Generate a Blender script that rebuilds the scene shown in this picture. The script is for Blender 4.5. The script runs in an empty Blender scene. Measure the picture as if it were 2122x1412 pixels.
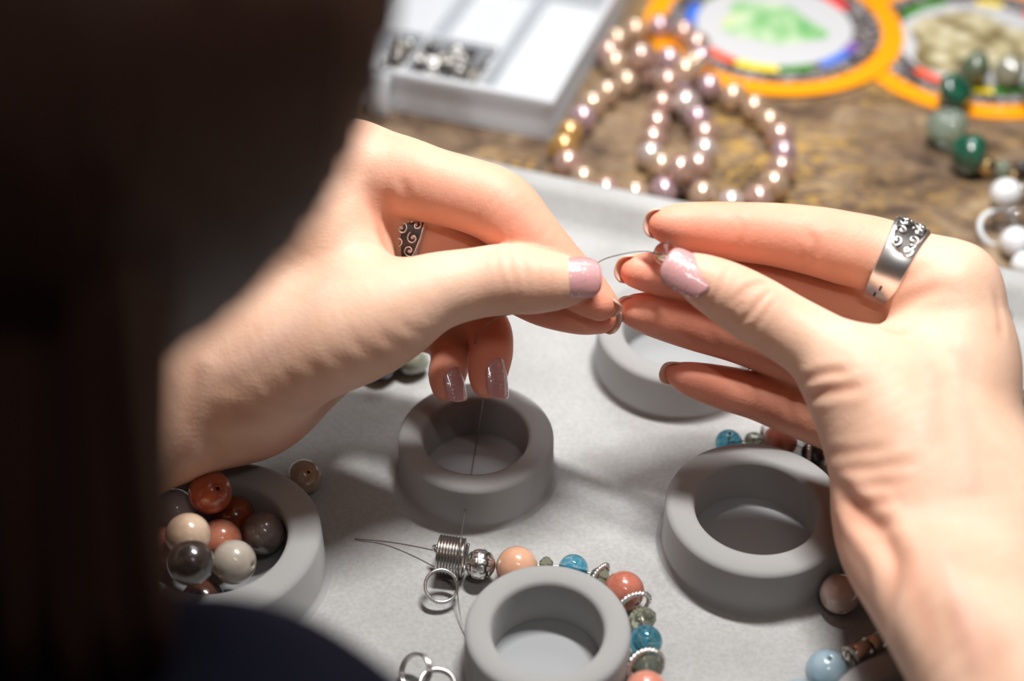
import bpy, math, random
import numpy as np
from mathutils import Vector, Matrix
R_ = math.radians
random.seed(7)
rng = np.random.default_rng(5)
sc = bpy.context.scene
COL = sc.collection
MM = 0.001
# ------------------------------------------------------------------ camera (all layout in millimetres)
PITCH = R_(41.5); FPX = 3300.0; DC = 465.0
CF = np.array([0.0, math.cos(PITCH), -math.sin(PITCH)])
CU = np.array([0.0, math.sin(PITCH), math.cos(PITCH)])
CR = np.array([1.0, 0.0, 0.0])
CAM = -CF * DC
cam_d = bpy.data.cameras.new('camera'); cam = bpy.data.objects.new('camera', cam_d); COL.objects.link(cam)
cam_d.sensor_width = 36.0; cam_d.lens = 36.0 * FPX / 2122.0
cam_d.clip_start = 0.01; cam_d.clip_end = 20
cam.location = Vector(CAM * MM)
cam.rotation_euler = (math.pi / 2 - PITCH, 0, 0)
cam_d.dof.use_dof = True; cam_d.dof.focus_distance = 0.400; cam_d.dof.aperture_fstop = 5.6
sc.camera = cam
# world: dim room
w = bpy.data.worlds.new('world'); sc.world = w; w.use_nodes = True
w.node_tree.nodes['Background'].inputs[0].default_value = (0.92, 0.95, 1.0, 1)
w.node_tree.nodes['Background'].inputs[1].default_value = 0.018
def nrm(v): v = np.asarray(v, float); return v / max(1e-9, np.linalg.norm(v))
# lights: a long workbench lamp over the hands, a second tube further back, ceiling panels behind
def area(name, loc, target, sx, sy, power, col=(1, 1, 1), spread=180, rz=0):
    d = bpy.data.lights.new(name, 'AREA'); d.shape = 'RECTANGLE'; d.size = sx * MM; d.size_y = sy * MM
    d.energy = power; d.color = col; d.spread = R_(spread)
    o = bpy.data.objects.new(name, d); COL.objects.link(o); o.location = Vector(loc) * MM
    z = Vector(nrm(np.asarray(loc, float) - np.asarray(target, float))); x = Vector((math.cos(rz), math.sin(rz), 0)); x = (x - z * x.dot(z)).normalized(); y = z.cross(x)
    o.rotation_euler = Matrix((x, y, z)).transposed().to_euler()
    return o
area('workbench_lamp', (60, 20, 405), (60, 20, 0), 120, 26, 1.95, (1.0, 0.985, 0.96), 170, R_(-28))
area('tube_lamp_behind', (70, -290, 470), (0, -90, 0), 160, 8, 0.20, (1.0, 0.98, 0.96), 170, R_(-30))
area('display_lamp', (80, 330, 480), (70, 150, 0), 320, 170, 0.30, (1.0, 0.99, 0.98), 70, R_(-8))
sc.view_settings.view_transform = 'Standard'; sc.view_settings.look = 'None'
sc.view_settings.gamma = 1.0; sc.view_settings.exposure = 0.1; sc.view_settings.use_curve_mapping = False

sc.cycles.max_bounces = 8; sc.cycles.diffuse_bounces = 3; sc.cycles.glossy_bounces = 3; sc.cycles.transmission_bounces = 7; sc.cycles.caustics_reflective = False

# ------------------------------------------------------------------ helpers
def W(px, py, d):
    return CAM + CF * d + CR * ((px - 1061) / FPX * d) + CU * ((706 - py) / FPX * d)
def P(px, py, z=0.0):
    r = CF + CR * ((px - 1061) / FPX) + CU * ((706 - py) / FPX)
    return CAM + r * ((z - CAM[2]) / r[2])
_p0 = R_(47.0)
def turned(p):
    p = np.asarray(p, float); q = p[..., :3] + np.array([0, math.cos(_p0), -math.sin(_p0)]) * DC
    d = q @ np.array([0, math.cos(_p0), -math.sin(_p0)]); v = q @ np.array([0, math.sin(_p0), math.cos(_p0)])
    out = p.copy(); out[..., :3] = CAM + d[..., None] * CF + v[..., None] * CU + q[..., :1] * CR
    return out
def depth(p): return float(np.dot(np.asarray(p) - CAM, CF))
def pxr(p, r): return r * depth(p) / FPX            # pixels -> mm at point p
def camdir(x, y, z):                                 # right, up, towards camera
    v = CR * x + CU * y - CF * z
    return v / np.linalg.norm(v)
def tag(o, label=None, cat=None, group=None, kind=None):
    if label: o['label'] = label
    if cat: o['category'] = cat
    if group: o['group'] = group
    if kind: o['kind'] = kind
    return o
ORIG = {}
def empty(name, loc=(0, 0, 0), label=None, cat=None, group=None):
    o = bpy.data.objects.new(name, None); COL.objects.link(o); o.location = Vector(loc) * MM
    o.empty_display_size = 0.01; ORIG[o.name] = np.asarray(loc, float)
    return tag(o, label, cat, group)
def mesh_obj(name, verts, faces, mat, parent=None, smooth=True, origin=None):
    v = np.asarray(verts, float)
    if origin is None: origin = ORIG[parent.name] if parent is not None else np.zeros(3)
    origin = np.asarray(origin, float)
    me = bpy.data.meshes.new(name)
    if isinstance(faces, np.ndarray):
        n, k = faces.shape
        me.vertices.add(len(v)); me.vertices.foreach_set('co', ((v - origin) * MM).astype(np.float32).ravel())
        me.loops.add(n * k); me.polygons.add(n)
        me.loops.foreach_set('vertex_index', faces.astype(np.int32).ravel())
        me.polygons.foreach_set('loop_start', np.arange(0, n * k, k, dtype=np.int32))
        me.update(calc_edges=True); me.validate()
    else:
        me.from_pydata([tuple(x) for x in (v - origin) * MM], [], faces)
    if smooth: me.polygons.foreach_set('use_smooth', [True] * len(me.polygons))
    for m in (mat if isinstance(mat, (list, tuple)) else [mat]): me.materials.append(m)
    o = bpy.data.objects.new(name, me); COL.objects.link(o)
    ORIG[o.name] = origin
    if parent is not None: o.parent = parent; o.location = Vector(origin - ORIG[parent.name]) * MM
    else: o.location = Vector(origin) * MM
    return o
def place(me, name, loc, rot=None, scale=1.0, parent=None, mat=None):
    """object sharing mesh data me (unit size, mm) at loc (mm, world)"""
    o = bpy.data.objects.new(name, me); COL.objects.link(o)
    p = np.asarray(loc, float); ORIG[o.name] = p
    if parent is not None: o.parent = parent; p = p - ORIG[parent.name]
    o.location = Vector(p) * MM
    s = scale if hasattr(scale, '__len__') else (scale,) * 3
    o.scale = Vector(s) * MM
    if rot is not None: o.rotation_euler = rot.to_euler() if hasattr(rot, 'to_euler') else rot
    if mat is not None:
        o.material_slots[0].link = 'OBJECT'; o.material_slots[0].material = mat
    return o
def rot_to(axis, z=None):
    """rotation taking local Z to axis"""
    return Vector(nrm(axis)).to_track_quat('Z', 'Y').to_matrix()
def lathe(profile, n=48, closed=False):
    V = []; F = []
    m = len(profile)
    for i in range(n):
        a = 2 * math.pi * i / n; c, s = math.cos(a), math.sin(a)
        for r, z in profile: V.append((r * c, r * s, z))
    for i in range(n):
        j = (i + 1) % n
        for k in range(m - (0 if closed else 1)):
            l = (k + 1) % m
            F.append((i * m + k, j * m + k, j * m + l, i * m + l))
    return V, F
def raw_mesh(name, V, F, mat, smooth=True):
    me = bpy.data.meshes.new(name); me.from_pydata([tuple(v) for v in V], [], F)
    if smooth: me.polygons.foreach_set('use_smooth', [True] * len(me.polygons))
    me.materials.append(mat); return me
def tube(pts, rad, n=8, closed=False, caps=True):
    pts = [np.asarray(p, float) for p in pts]; m = len(pts)
    rad = rad if hasattr(rad, '__len__') else [rad] * m
    V = []; F = []; up = None
    for i, p in enumerate(pts):
        a = pts[(i - 1) % m] if (closed or i > 0) else p
        b = pts[(i + 1) % m] if (closed or i < m - 1) else p
        t = nrm(b - a)
        if up is None:
            up = np.array([0, 0, 1.0]) if abs(t[2]) < .9 else np.array([1.0, 0, 0])
        up = nrm(up - t * np.dot(up, t)); s = np.cross(t, up)
        for k in range(n):
            an = 2 * math.pi * k / n
            V.append(p + rad[i] * (math.cos(an) * up + math.sin(an) * s))
    for i in range(m if closed else m - 1):
        j = (i + 1) % m
        for k in range(n):
            l = (k + 1) % n
            F.append((i * n + k, i * n + l, j * n + l, j * n + k))
    if caps and not closed:
        F.append(tuple(range(n))[::-1]); F.append(tuple((m - 1) * n + k for k in range(n)))
    return V, F
def join(parts):
    V = []; F = []
    for v, f in parts:
        o = len(V); V += list(v); F += [tuple(i + o for i in q) for q in f]
    return V, F
def spline(pts, per=8):
    """Catmull-Rom through rows of pts (any width)"""
    p = np.asarray(pts, float); p = np.vstack([2 * p[0] - p[1], p, 2 * p[-1] - p[-2]])
    out = []
    for i in range(1, len(p) - 2):
        for k in range(per):
            t = k / per
            out.append(.5 * ((2 * p[i]) + (-p[i-1] + p[i+1]) * t + (2*p[i-1] - 5*p[i] + 4*p[i+1] - p[i+2]) * t*t + (-p[i-1] + 3*p[i] - 3*p[i+1] + p[i+2]) * t**3))
    out.append(p[-2]); return np.array(out)

# ------------------------------------------------------------------ materials
def new_mat(name):
    m = bpy.data.materials.new(name); m.use_nodes = True
    return m, m.node_tree.nodes, m.node_tree.links, m.node_tree.nodes['Principled BSDF']
def noise(N, L, scale, detail=3, vec=None, rough=.55):
    t = N.new('ShaderNodeTexNoise'); t.inputs['Scale'].default_value = scale; t.inputs['Detail'].default_value = detail
    t.inputs['Roughness'].default_value = rough
    if vec is None:
        c = N.new('ShaderNodeTexCoord'); vec = c.outputs['Object']
    L.new(vec, t.inputs['Vector']); return t
def ramp(N, L, fac, stops):
    r = N.new('ShaderNodeValToRGB'); e = r.color_ramp.elements
    while len(e) < len(stops): e.new(0.5)
    for i, (p, c) in enumerate(stops): e[i].position = p; e[i].color = (*c, 1) if len(c) == 3 else c
    L.new(fac, r.inputs[0]); return r
def bump(N, L, h, strength, dist, b, prev=None):
    n = N.new('ShaderNodeBump'); n.inputs['Strength'].default_value = strength; n.inputs['Distance'].default_value = dist
    L.new(h, n.inputs['Height'])
    if prev is not None: L.new(prev.outputs[0], n.inputs['Normal'])
    L.new(n.outputs[0], b.inputs['Normal']); return n
def srgb(r, g, b):
    f = lambda c: (c / 255 / 12.92) if c / 255 <= .04045 else ((c / 255 + .055) / 1.055) ** 2.4
    return (f(r), f(g), f(b))
def simple(name, col, rough=.4, metal=0, coat=0, trans=0, sss=0, sssr=(1, .6, .4), sscale=.003, ior=1.5, var=None, vscale=200, spec=.5):
    m, N, L, b = new_mat(name)
    b.inputs['Base Color'].default_value = (*col, 1); b.inputs['Roughness'].default_value = rough
    b.inputs['Metallic'].default_value = metal; b.inputs['Coat Weight'].default_value = coat; b.inputs['Coat Roughness'].default_value = .04
    b.inputs['Transmission Weight'].default_value = trans; b.inputs['IOR'].default_value = ior
    b.inputs['Specular IOR Level'].default_value = spec
    if sss:
        b.inputs['Subsurface Weight'].default_value = sss; b.inputs['Subsurface Radius'].default_value = sssr; b.inputs['Subsurface Scale'].default_value = sscale
    if var is not None:
        t = noise(N, L, vscale, 4); r = ramp(N, L, t.outputs['Fac'], [(.35, var), (.62, col)]); L.new(r.outputs[0], b.inputs['Base Color'])
    return m

def mat_skin():
    m, N, L, b = new_mat('skin')
    a = N.new('ShaderNodeAttribute'); a.attribute_name = 'tone'
    sx = N.new('ShaderNodeSeparateColor'); L.new(a.outputs['Color'], sx.inputs[0])
    base = ramp(N, L, sx.outputs[0], [(0, (0.82, 0.545, 0.405)), (.5, (0.85, 0.45, 0.32)), (1, (0.88, 0.36, 0.25))])
    t = noise(N, L, 60, 5); rr = ramp(N, L, t.outputs['Fac'], [(.35, (0.93, .87, .84)), (.65, (1.05, 1.05, 1.04))])
    mul = N.new('ShaderNodeMix'); mul.data_type = 'RGBA'; mul.blend_type = 'MULTIPLY'; mul.inputs[0].default_value = 1
    L.new(base.outputs[0], mul.inputs[6]); L.new(rr.outputs[0], mul.inputs[7])
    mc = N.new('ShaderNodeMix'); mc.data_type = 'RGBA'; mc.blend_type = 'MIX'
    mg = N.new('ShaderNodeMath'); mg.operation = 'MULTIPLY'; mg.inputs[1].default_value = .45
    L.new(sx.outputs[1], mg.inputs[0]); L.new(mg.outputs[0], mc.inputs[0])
    L.new(mul.outputs[2], mc.inputs[6]); mc.inputs[7].default_value = (.62, .24, .15, 1)  # creases tinted darker red: fold shade and scattered light put into the colour
    # faint bluish veins
    mv = N.new('ShaderNodeMix'); mv.data_type = 'RGBA'
    mg2 = N.new('ShaderNodeMath'); mg2.operation = 'MULTIPLY'; mg2.inputs[1].default_value = .14
    L.new(sx.outputs[2], mg2.inputs[0]); L.new(mg2.outputs[0], mv.inputs[0])
    L.new(mc.outputs[2], mv.inputs[6]); mv.inputs[7].default_value = (.50, .40, .40, 1)
    L.new(mv.outputs[2], b.inputs['Base Color'])
    b.inputs['Subsurface Weight'].default_value = .35; b.inputs['Subsurface Radius'].default_value = (1.0, .38, .22); b.inputs['Subsurface Scale'].default_value = .0035
    b.inputs['Roughness'].default_value = .52; b.inputs['Specular IOR Level'].default_value = .35
    v = N.new('ShaderNodeTexVoronoi'); v.inputs['Scale'].default_value = 1400; c = N.new('ShaderNodeTexCoord'); L.new(c.outputs['Object'], v.inputs['Vector'])
    b1 = bump(N, L, v.outputs['Distance'], .16, .0003, b)
    t2 = noise(N, L, 420, 4); bump(N, L, t2.outputs['Fac'], .12, .0006, b, b1)
    return m
def mat_nail(name, tip, col):
    m, N, L, b = new_mat(name)
    v = N.new('ShaderNodeTexVoronoi'); v.inputs['Scale'].default_value = 3300; c = N.new('ShaderNodeTexCoord'); L.new(c.outputs['Object'], v.inputs['Vector'])
    sp = N.new('ShaderNodeSeparateColor'); L.new(v.outputs['Color'], sp.inputs[0])
    g = ramp(N, L, sp.outputs[0], [(.93, (0, 0, 0)), (.95, (1, 1, 1))])
    mx = N.new('ShaderNodeMix'); mx.data_type = 'RGBA'; L.new(g.outputs[0], mx.inputs[0])
    mx.inputs[6].default_value = (*col, 1); mx.inputs[7].default_value = (1, .93, .9, 1)
    L.new(mx.outputs[2], b.inputs['Base Color']); 
    mm = N.new('ShaderNodeMath'); mm.operation = 'MULTIPLY'; mm.inputs[1].default_value = .8; L.new(g.outputs[0], mm.inputs[0]); L.new(mm.outputs[0], b.inputs['Metallic'])
    b.inputs['Roughness'].default_value = .3; b.inputs['Coat Weight'].default_value = 1; b.inputs['Coat Roughness'].default_value = .05
    b.inputs['Subsurface Weight'].default_value = .25; b.inputs['Subsurface Radius'].default_value = (1, .5, .4); b.inputs['Subsurface Scale'].default_value = .0015
    bump(N, L, sp.outputs[1], .25, .0003, b)
    return m
def mat_flock():
    m, N, L, b = new_mat('grey_flocking')
    t = noise(N, L, 28, 5); t2 = noise(N, L, 900, 2)
    r = ramp(N, L, t.outputs['Fac'], [(.3, (.385, .38, .375)), (.55, (.455, .455, .452)), (.75, (.50, .50, .50))])
    r2 = ramp(N, L, t2.outputs['Fac'], [(.3, (.9, .9, .9)), (.7, (1.05, 1.05, 1.05))])
    mul = N.new('ShaderNodeMix'); mul.data_type = 'RGBA'; mul.blend_type = 'MULTIPLY'; mul.inputs[0].default_value = 1
    L.new(r.outputs[0], mul.inputs[6]); L.new(r2.outputs[0], mul.inputs[7]); 
    v = N.new('ShaderNodeTexVoronoi'); v.inputs['Scale'].default_value = 62; c = N.new('ShaderNodeTexCoord'); L.new(c.outputs['Object'], v.inputs['Vector'])
    sp = ramp(N, L, v.outputs['Distance'], [(.03, (1, 1, 1)), (.05, (0, 0, 0))])
    mx = N.new('ShaderNodeMix'); mx.data_type = 'RGBA'; mf = N.new('ShaderNodeMath'); mf.operation = 'MULTIPLY'; mf.inputs[1].default_value = .35
    L.new(sp.outputs[0], mf.inputs[0]); L.new(mf.outputs[0], mx.inputs[0]); L.new(mul.outputs[2], mx.inputs[6]); mx.inputs[7].default_value = (.3, .29, .28, 1)
    L.new(mx.outputs[2], b.inputs['Base Color'])
    b.inputs['Roughness'].default_value = .95; b.inputs['Specular IOR Level'].default_value = .15
    b.inputs['Sheen Weight'].default_value = .15
    b1 = bump(N, L, t2.outputs['Fac'], .35, .0005, b); bump(N, L, t.outputs['Fac'], .3, .004, b, b1)
    return m
def mat_marble():
    m, N, L, b = new_mat('brown_marble')
    c = N.new('ShaderNodeTexCoord'); mp = N.new('ShaderNodeMapping'); mp.inputs['Rotation'].default_value = (0, 0, .5); mp.inputs['Scale'].default_value = (1, 1.7, 1)
    L.new(c.outputs['Object'], mp.inputs[0])
    t = noise(N, L, 34, 8, mp.outputs[0], .65); t.inputs['Distortion'].default_value = 1.2
    r = ramp(N, L, t.outputs['Fac'], [(.32, (.045, .028, .019)), (.46, (.14, .088, .057)), (.58, (.25, .17, .105)), (.70, (.46, .35, .23))])
    t2 = noise(N, L, 75, 6, mp.outputs[0], .7); t2.inputs['Distortion'].default_value = 2.5
    g = ramp(N, L, t2.outputs['Fac'], [(.50, (0, 0, 0)), (.62, (1, 1, 1))])
    t3 = noise(N, L, 9, 2, mp.outputs[0]); g2 = ramp(N, L, t3.outputs['Fac'], [(.40, (0, 0, 0)), (.55, (1, 1, 1))])
    mm = N.new('ShaderNodeMath'); mm.operation = 'MULTIPLY'; L.new(g.outputs[0], mm.inputs[0]); L.new(g2.outputs[0], mm.inputs[1])
    mx = N.new('ShaderNodeMix'); mx.data_type = 'RGBA'; L.new(mm.outputs[0], mx.inputs[0]); L.new(r.outputs[0], mx.inputs[6]); mx.inputs[7].default_value = (.52, .31, .07, 1)
    L.new(mx.outputs[2], b.inputs['Base Color']); b.inputs['Roughness'].default_value = .35
    return m
M = {}
M['skin'] = mat_skin()
M['nail'] = mat_nail('nail_varnish', None, (.66, .34, .345))
M['nail_pale'] = simple('pale_nail', (.74, .50, .40), .3, coat=.8, sss=.4, sssr=(1, .5, .3), sscale=.0015)
M['flock'] = mat_flock()
M['marble'] = mat_marble()
M['well'] = simple('shaded_well_lining', (.40, .41, .42), .9, var=(.31, .32, .33), vscale=90)  # grey lowered to darken the wells: their shade is put into the colour
M['silver'] = simple('silver', (.88, .86, .84), .32, 1)
M['steel'] = simple('steel_wire', (.62, .60, .58), .25, 1)
M['wire'] = simple('thin_beading_wire', (.30, .28, .26), .4, .8)
M['old_silver'] = simple('oxidised_silver', (.10, .09, .085), .45, .9)
M['gunmetal'] = simple('brown_steel', (.46, .38, .31), .22, 1)
M['hair'] = simple('dark_hair', (.060, .027, .019), .5, spec=.2)
M['navy'] = simple('navy_knit', (.006, .006, .012), .95, spec=.05)

# ------------------------------------------------------------------ structure: table, bead tray
TZ = -3.0
table = mesh_obj('marble_table', *(lambda x0, x1, y0, y1, t: ([(x0,y0,TZ-t),(x1,y0,TZ-t),(x1,y1,TZ-t),(x0,y1,TZ-t),(x0,y0,TZ),(x1,y0,TZ),(x1,y1,TZ),(x0,y1,TZ)],
    [(0,3,2,1),(4,5,6,7),(0,1,5,4),(1,2,6,5),(2,3,7,6),(3,0,4,7)]))(-700, 700, -228, 700, 30), M['marble'], smooth=False)
tag(table, 'polished brown marble tabletop with golden veins under the grey tray', 'table')

def plane_box(name, x0, x1, y0, y1, z0, z1, mat):
    V = [(x, y, z) for x in (x0, x1) for y in (y0, y1) for z in (z0, z1)]
    return tag(mesh_obj(name, V, [(0,1,3,2),(4,6,7,5),(0,4,5,1),(2,3,7,6),(0,2,6,4),(1,5,7,3)], mat, smooth=False), kind='structure')
plane_box('floor', -1600, 1600, -1600, 1600, -770, -750, simple('grey_floor', (.25, .24, .23), .6, var=(.2, .19, .18), vscale=8))
plane_box('wall_back', -1600, 1600, 1600, 1620, -750, 1600, simple('pale_wall', (.55, .54, .52), .9, var=(.5, .49, .48), vscale=5))
RIMZ = 9.0
T1, T2 = P(1000, 330, RIMZ), P(2110, 558, RIMZ)
EX = nrm(T2 - T1); EY = np.array([EX[1], -EX[0], 0.0])          # EY points to the near side
def T(a, b, z): return T1 + EX * a + EY * b + np.array([0, 0, z - RIMZ])
tray = empty('bead_tray', T(60, 120, TZ), 'grey flocked bead tray with raised ring posts and a low rim', 'tray')
def rrect(x0, x1, y0, y1, r, n=7):
    pts = []
    for cx, cy, a0 in ((x1 - r, y0 + r, -90), (x1 - r, y1 - r, 0), (x0 + r, y1 - r, 90), (x0 + r, y0 + r, 180)):
        for k in range(n + 1):
            a = R_(a0 + 90 * k / n); pts.append((cx + r * math.cos(a), cy + r * math.sin(a)))
    return pts
AX0, AX1, AY1 = -190, 290, 228
def tray_loops(prof):
    V = []; F = []; n = None
    for q, z in prof:
        pts = rrect(AX0 + q, AX1 - q, q, AY1 - q, max(3.0, 18 - q)); n = len(pts)
        V += [T(a, b, z) for a, b in pts]
    for i in range(len(prof) - 1):
        for k in range(n):
            l = (k + 1) % n; F.append((i*n+k, i*n+l, (i+1)*n+l, (i+1)*n+k))
    return V, F, n
V, F, n = tray_loops([(0, TZ + .05), (0, 7.6), (.4, 8.6), (1.4, 9), (6.2, 9), (7.6, 8.5), (9, 7.0), (12.6, 2.2), (14.2, .7), (16.5, 0.0)])
mesh_obj('rim', V, F, M['flock'], tray)
V, F, n = tray_loops([(16.5, 0.0), (30, 0.0)]); F.append(tuple(range(n, 2 * n)))
mesh_obj('tray_base', V, F, M['flock'], tray, smooth=False)
RH = 14.0
post_prof = [(14.2, .25), (14.2, RH - 1.4), (14.6, RH - .5), (15.4, RH), (19.6, RH), (20.6, RH - .5), (21.0, RH - 1.3), (21.2, 1.4), (21.6, .4), (22.5, .02)]
post_me = raw_mesh('ring_post', *lathe(post_prof, 72), M['flock'])
well_me = raw_mesh('well_base', [(14.25 * math.cos(2*math.pi*k/48), 14.25 * math.sin(2*math.pi*k/48), .3) for k in range(48)], [tuple(range(48))], M['well'])
POSTS = {'A': (1135, 1300, .92), 'B': (986, 900, .97), 'C': (1568, 1048, 1.08), 'D': (446, 1110, 1.23), 'E': (1405, 680, 1.08), 'F': (1915, 1496, 1.0)}
PC = {}
for k, (px, py, s) in POSTS.items():
    p = P(px, py, RH); PC[k] = (np.array([p[0], p[1], 0.0]), s)
    place(post_me, 'ring_post', (p[0], p[1], 0), None, (s, s, .84 if k == 'F' else 1), tray)
    place(well_me, 'well_base', (p[0], p[1], 0), None, (s, s, 1), tray)

# ------------------------------------------------------------------ hands: signed-distance sculpt turned into one mesh
def chain(nodes, per=5):
    """nodes: (px, py, depth, radius_px) -> dense (x,y,z,r) in mm"""
    rows = [np.append(W(a, b, d), r * d / FPX) for a, b, d, r in nodes]
    return spline(rows, per)
def cone_d(Pts, a, b):
    ba = b[:3] - a[:3]; L2 = max(1e-9, float(ba @ ba))
    pa = Pts - a[:3]
    t = np.clip((pa @ ba) / L2, 0, 1)
    q = pa - t[..., None] * ba
    return np.sqrt((q * q).sum(-1)) - (a[3] + t * (b[3] - a[3]))
def chain_pts(Pts, ch):
    d = np.full(Pts.shape[:-1], 1e3, np.float32)
    for i in range(len(ch) - 1): d = np.minimum(d, cone_d(Pts, ch[i], ch[i+1]))
    return d
def smin(a, b, k):
    h = np.clip(k - np.abs(a - b), 0, None) / k
    return np.minimum(a, b) - h * h * k * .25

class Sculpt:
    def __init__(s, chains, pad=6, h=.6):
        allp = np.vstack(chains)
        s.lo = (allp[:, :3] - allp[:, 3:4]).min(0) - pad; s.hi = (allp[:, :3] + allp[:, 3:4]).max(0) + pad
        s.h = h; s.n = np.ceil((s.hi - s.lo) / h).astype(int) + 1
        s.ax = [s.lo[i] + h * np.arange(s.n[i]) for i in range(3)]
    def field(s, ch, reach=14.0, k=0):
        D = np.full(s.n, 60.0, np.float32)
        for i in range(len(ch) - 1):
            a, b = ch[i], ch[i+1]; r = max(a[3], b[3]) + reach
            lo = np.minimum(a[:3], b[:3]) - r; hi = np.maximum(a[:3], b[:3]) + r
            i0 = np.clip(((lo - s.lo) / s.h).astype(int), 0, s.n - 1); i1 = np.clip(((hi - s.lo) / s.h).astype(int) + 1, 1, s.n)
            if (i1 <= i0).any(): continue
            X, Y, Z = [s.ax[j][i0[j]:i1[j]].astype(np.float32) for j in range(3)]
            ba = (b[:3] - a[:3]).astype(np.float32); L2 = max(1e-9, float(ba @ ba))
            px = (X - a[0])[:, None, None]; py = (Y - a[1])[None, :, None]; pz = (Z - a[2])[None, None, :]
            t = np.clip((px * ba[0] + py * ba[1] + pz * ba[2]) / L2, 0, 1)
            dd = np.sqrt((px - t * ba[0])**2 + (py - t * ba[1])**2 + (pz - t * ba[2])**2) - (a[3] + t * (b[3] - a[3]))
            sl = tuple(slice(i0[j], i1[j]) for j in range(3))
            D[sl] = np.minimum(D[sl], dd) if not k else smin(D[sl], dd, k)
        return D
    def near(s, p, sig):
        g = [np.exp(-((s.ax[j] - p[j]) / sig)**2).astype(np.float32) for j in range(3)]
        return g[0][:, None, None] * g[1][None, :, None] * g[2][None, None, :]
    def sample(s, D, pts):
        q = (pts - s.lo) / s.h; i = np.clip(np.floor(q).astype(int), 0, s.n - 2); f = np.clip(q - i, 0, 1)
        out = 0
        for dx in (0, 1):
            for dy in (0, 1):
                for dz in (0, 1):
                    wt = (f[..., 0] if dx else 1 - f[..., 0]) * (f[..., 1] if dy else 1 - f[..., 1]) * (f[..., 2] if dz else 1 - f[..., 2])
                    out = out + wt * D[i[..., 0] + dx, i[..., 1] + dy, i[..., 2] + dz]
        return out
    def grad(s, D, pts, e=.8):
        g = np.stack([s.sample(D, pts + np.eye(3)[j] * e) - s.sample(D, pts - np.eye(3)[j] * e) for j in range(3)], -1)
        return g / np.maximum(1e-6, np.linalg.norm(g, axis=-1, keepdims=True))
    def hit(s, D, px, py, d0=300, d1=450):
        dd = np.arange(d0, d1, .25)
        pts = np.array([W(px, py, d) for d in dd])
        ok = ((pts > s.lo + 1) & (pts < s.hi - 1)).all(1)
        v = np.where(ok, s.sample(D, np.clip(pts, s.lo + .1, s.hi - .1)), 9)
        i = np.argmax(v < 0)
        return pts[i] if v[i] < 0 else None
def surface_nets(S, D):
    neg = D < 0; n = np.array(D.shape)
    c = np.zeros(n - 1, np.uint8)
    for dx in (0, 1):
        for dy in (0, 1):
            for dz in (0, 1): c += neg[dx:n[0]-1+dx, dy:n[1]-1+dy, dz:n[2]-1+dz]
    idx = np.argwhere((c > 0) & (c < 8)); m = len(idx)
    vid = np.full(n - 1, -1, np.int32); vid[tuple(idx.T)] = np.arange(m)
    acc = np.zeros((m, 3)); cnt = np.zeros(m)
    cor = [(a, b, e) for a in (0, 1) for b in (0, 1) for e in (0, 1)]
    val = {o: D[idx[:, 0] + o[0], idx[:, 1] + o[1], idx[:, 2] + o[2]] for o in cor}
    for o in cor:
        for ax in range(3):
            if o[ax]: continue
            o2 = list(o); o2[ax] = 1; o2 = tuple(o2)
            a, b = val[o], val[o2]; x = (a < 0) != (b < 0)
            t = np.where(x, a / np.where(x, a - b, 1), 0)
            p = np.tile(np.array(o, float), (m, 1)); p[:, ax] += t
            acc += np.where(x[:, None], p, 0); cnt += x
    verts = S.lo + S.h * (idx + acc / cnt[:, None])
    F = []
    for ax in range(3):
        u, v = [(1, 2), (2, 0), (0, 1)][ax]
        sl0 = [slice(1, -1)] * 3; sl0[ax] = slice(0, -1); sl1 = [slice(1, -1)] * 3; sl1[ax] = slice(1, None)
        A, B = neg[tuple(sl0)], neg[tuple(sl1)]
        for flip, msk in ((0, A & ~B), (1, ~A & B)):
            e = np.argwhere(msk); e[:, u] += 1; e[:, v] += 1
            q = []
            for du, dv in ((-1, -1), (0, -1), (0, 0), (-1, 0)):
                k = e.copy(); k[:, u] += du; k[:, v] += dv; q.append(vid[k[:, 0], k[:, 1], k[:, 2]])
            q = np.stack(q, 1); F.append(q[:, ::-1] if flip else q)
    return verts, np.vstack(F)
def relax(v, F, it=3, lam=.5):
    e = np.vstack([F[:, [0, 1]], F[:, [1, 2]], F[:, [2, 3]], F[:, [3, 0]]])
    deg = np.bincount(e[:, 0], minlength=len(v)) + np.bincount(e[:, 1], minlength=len(v))
    for _ in range(it):
        s = np.zeros_like(v)
        for c in range(3):
            s[:, c] = np.bincount(e[:, 0], v[e[:, 1], c], len(v)) + np.bincount(e[:, 1], v[e[:, 0], c], len(v))
        v = v + lam * (s / np.maximum(1, deg)[:, None] - v)
    return v

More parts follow.
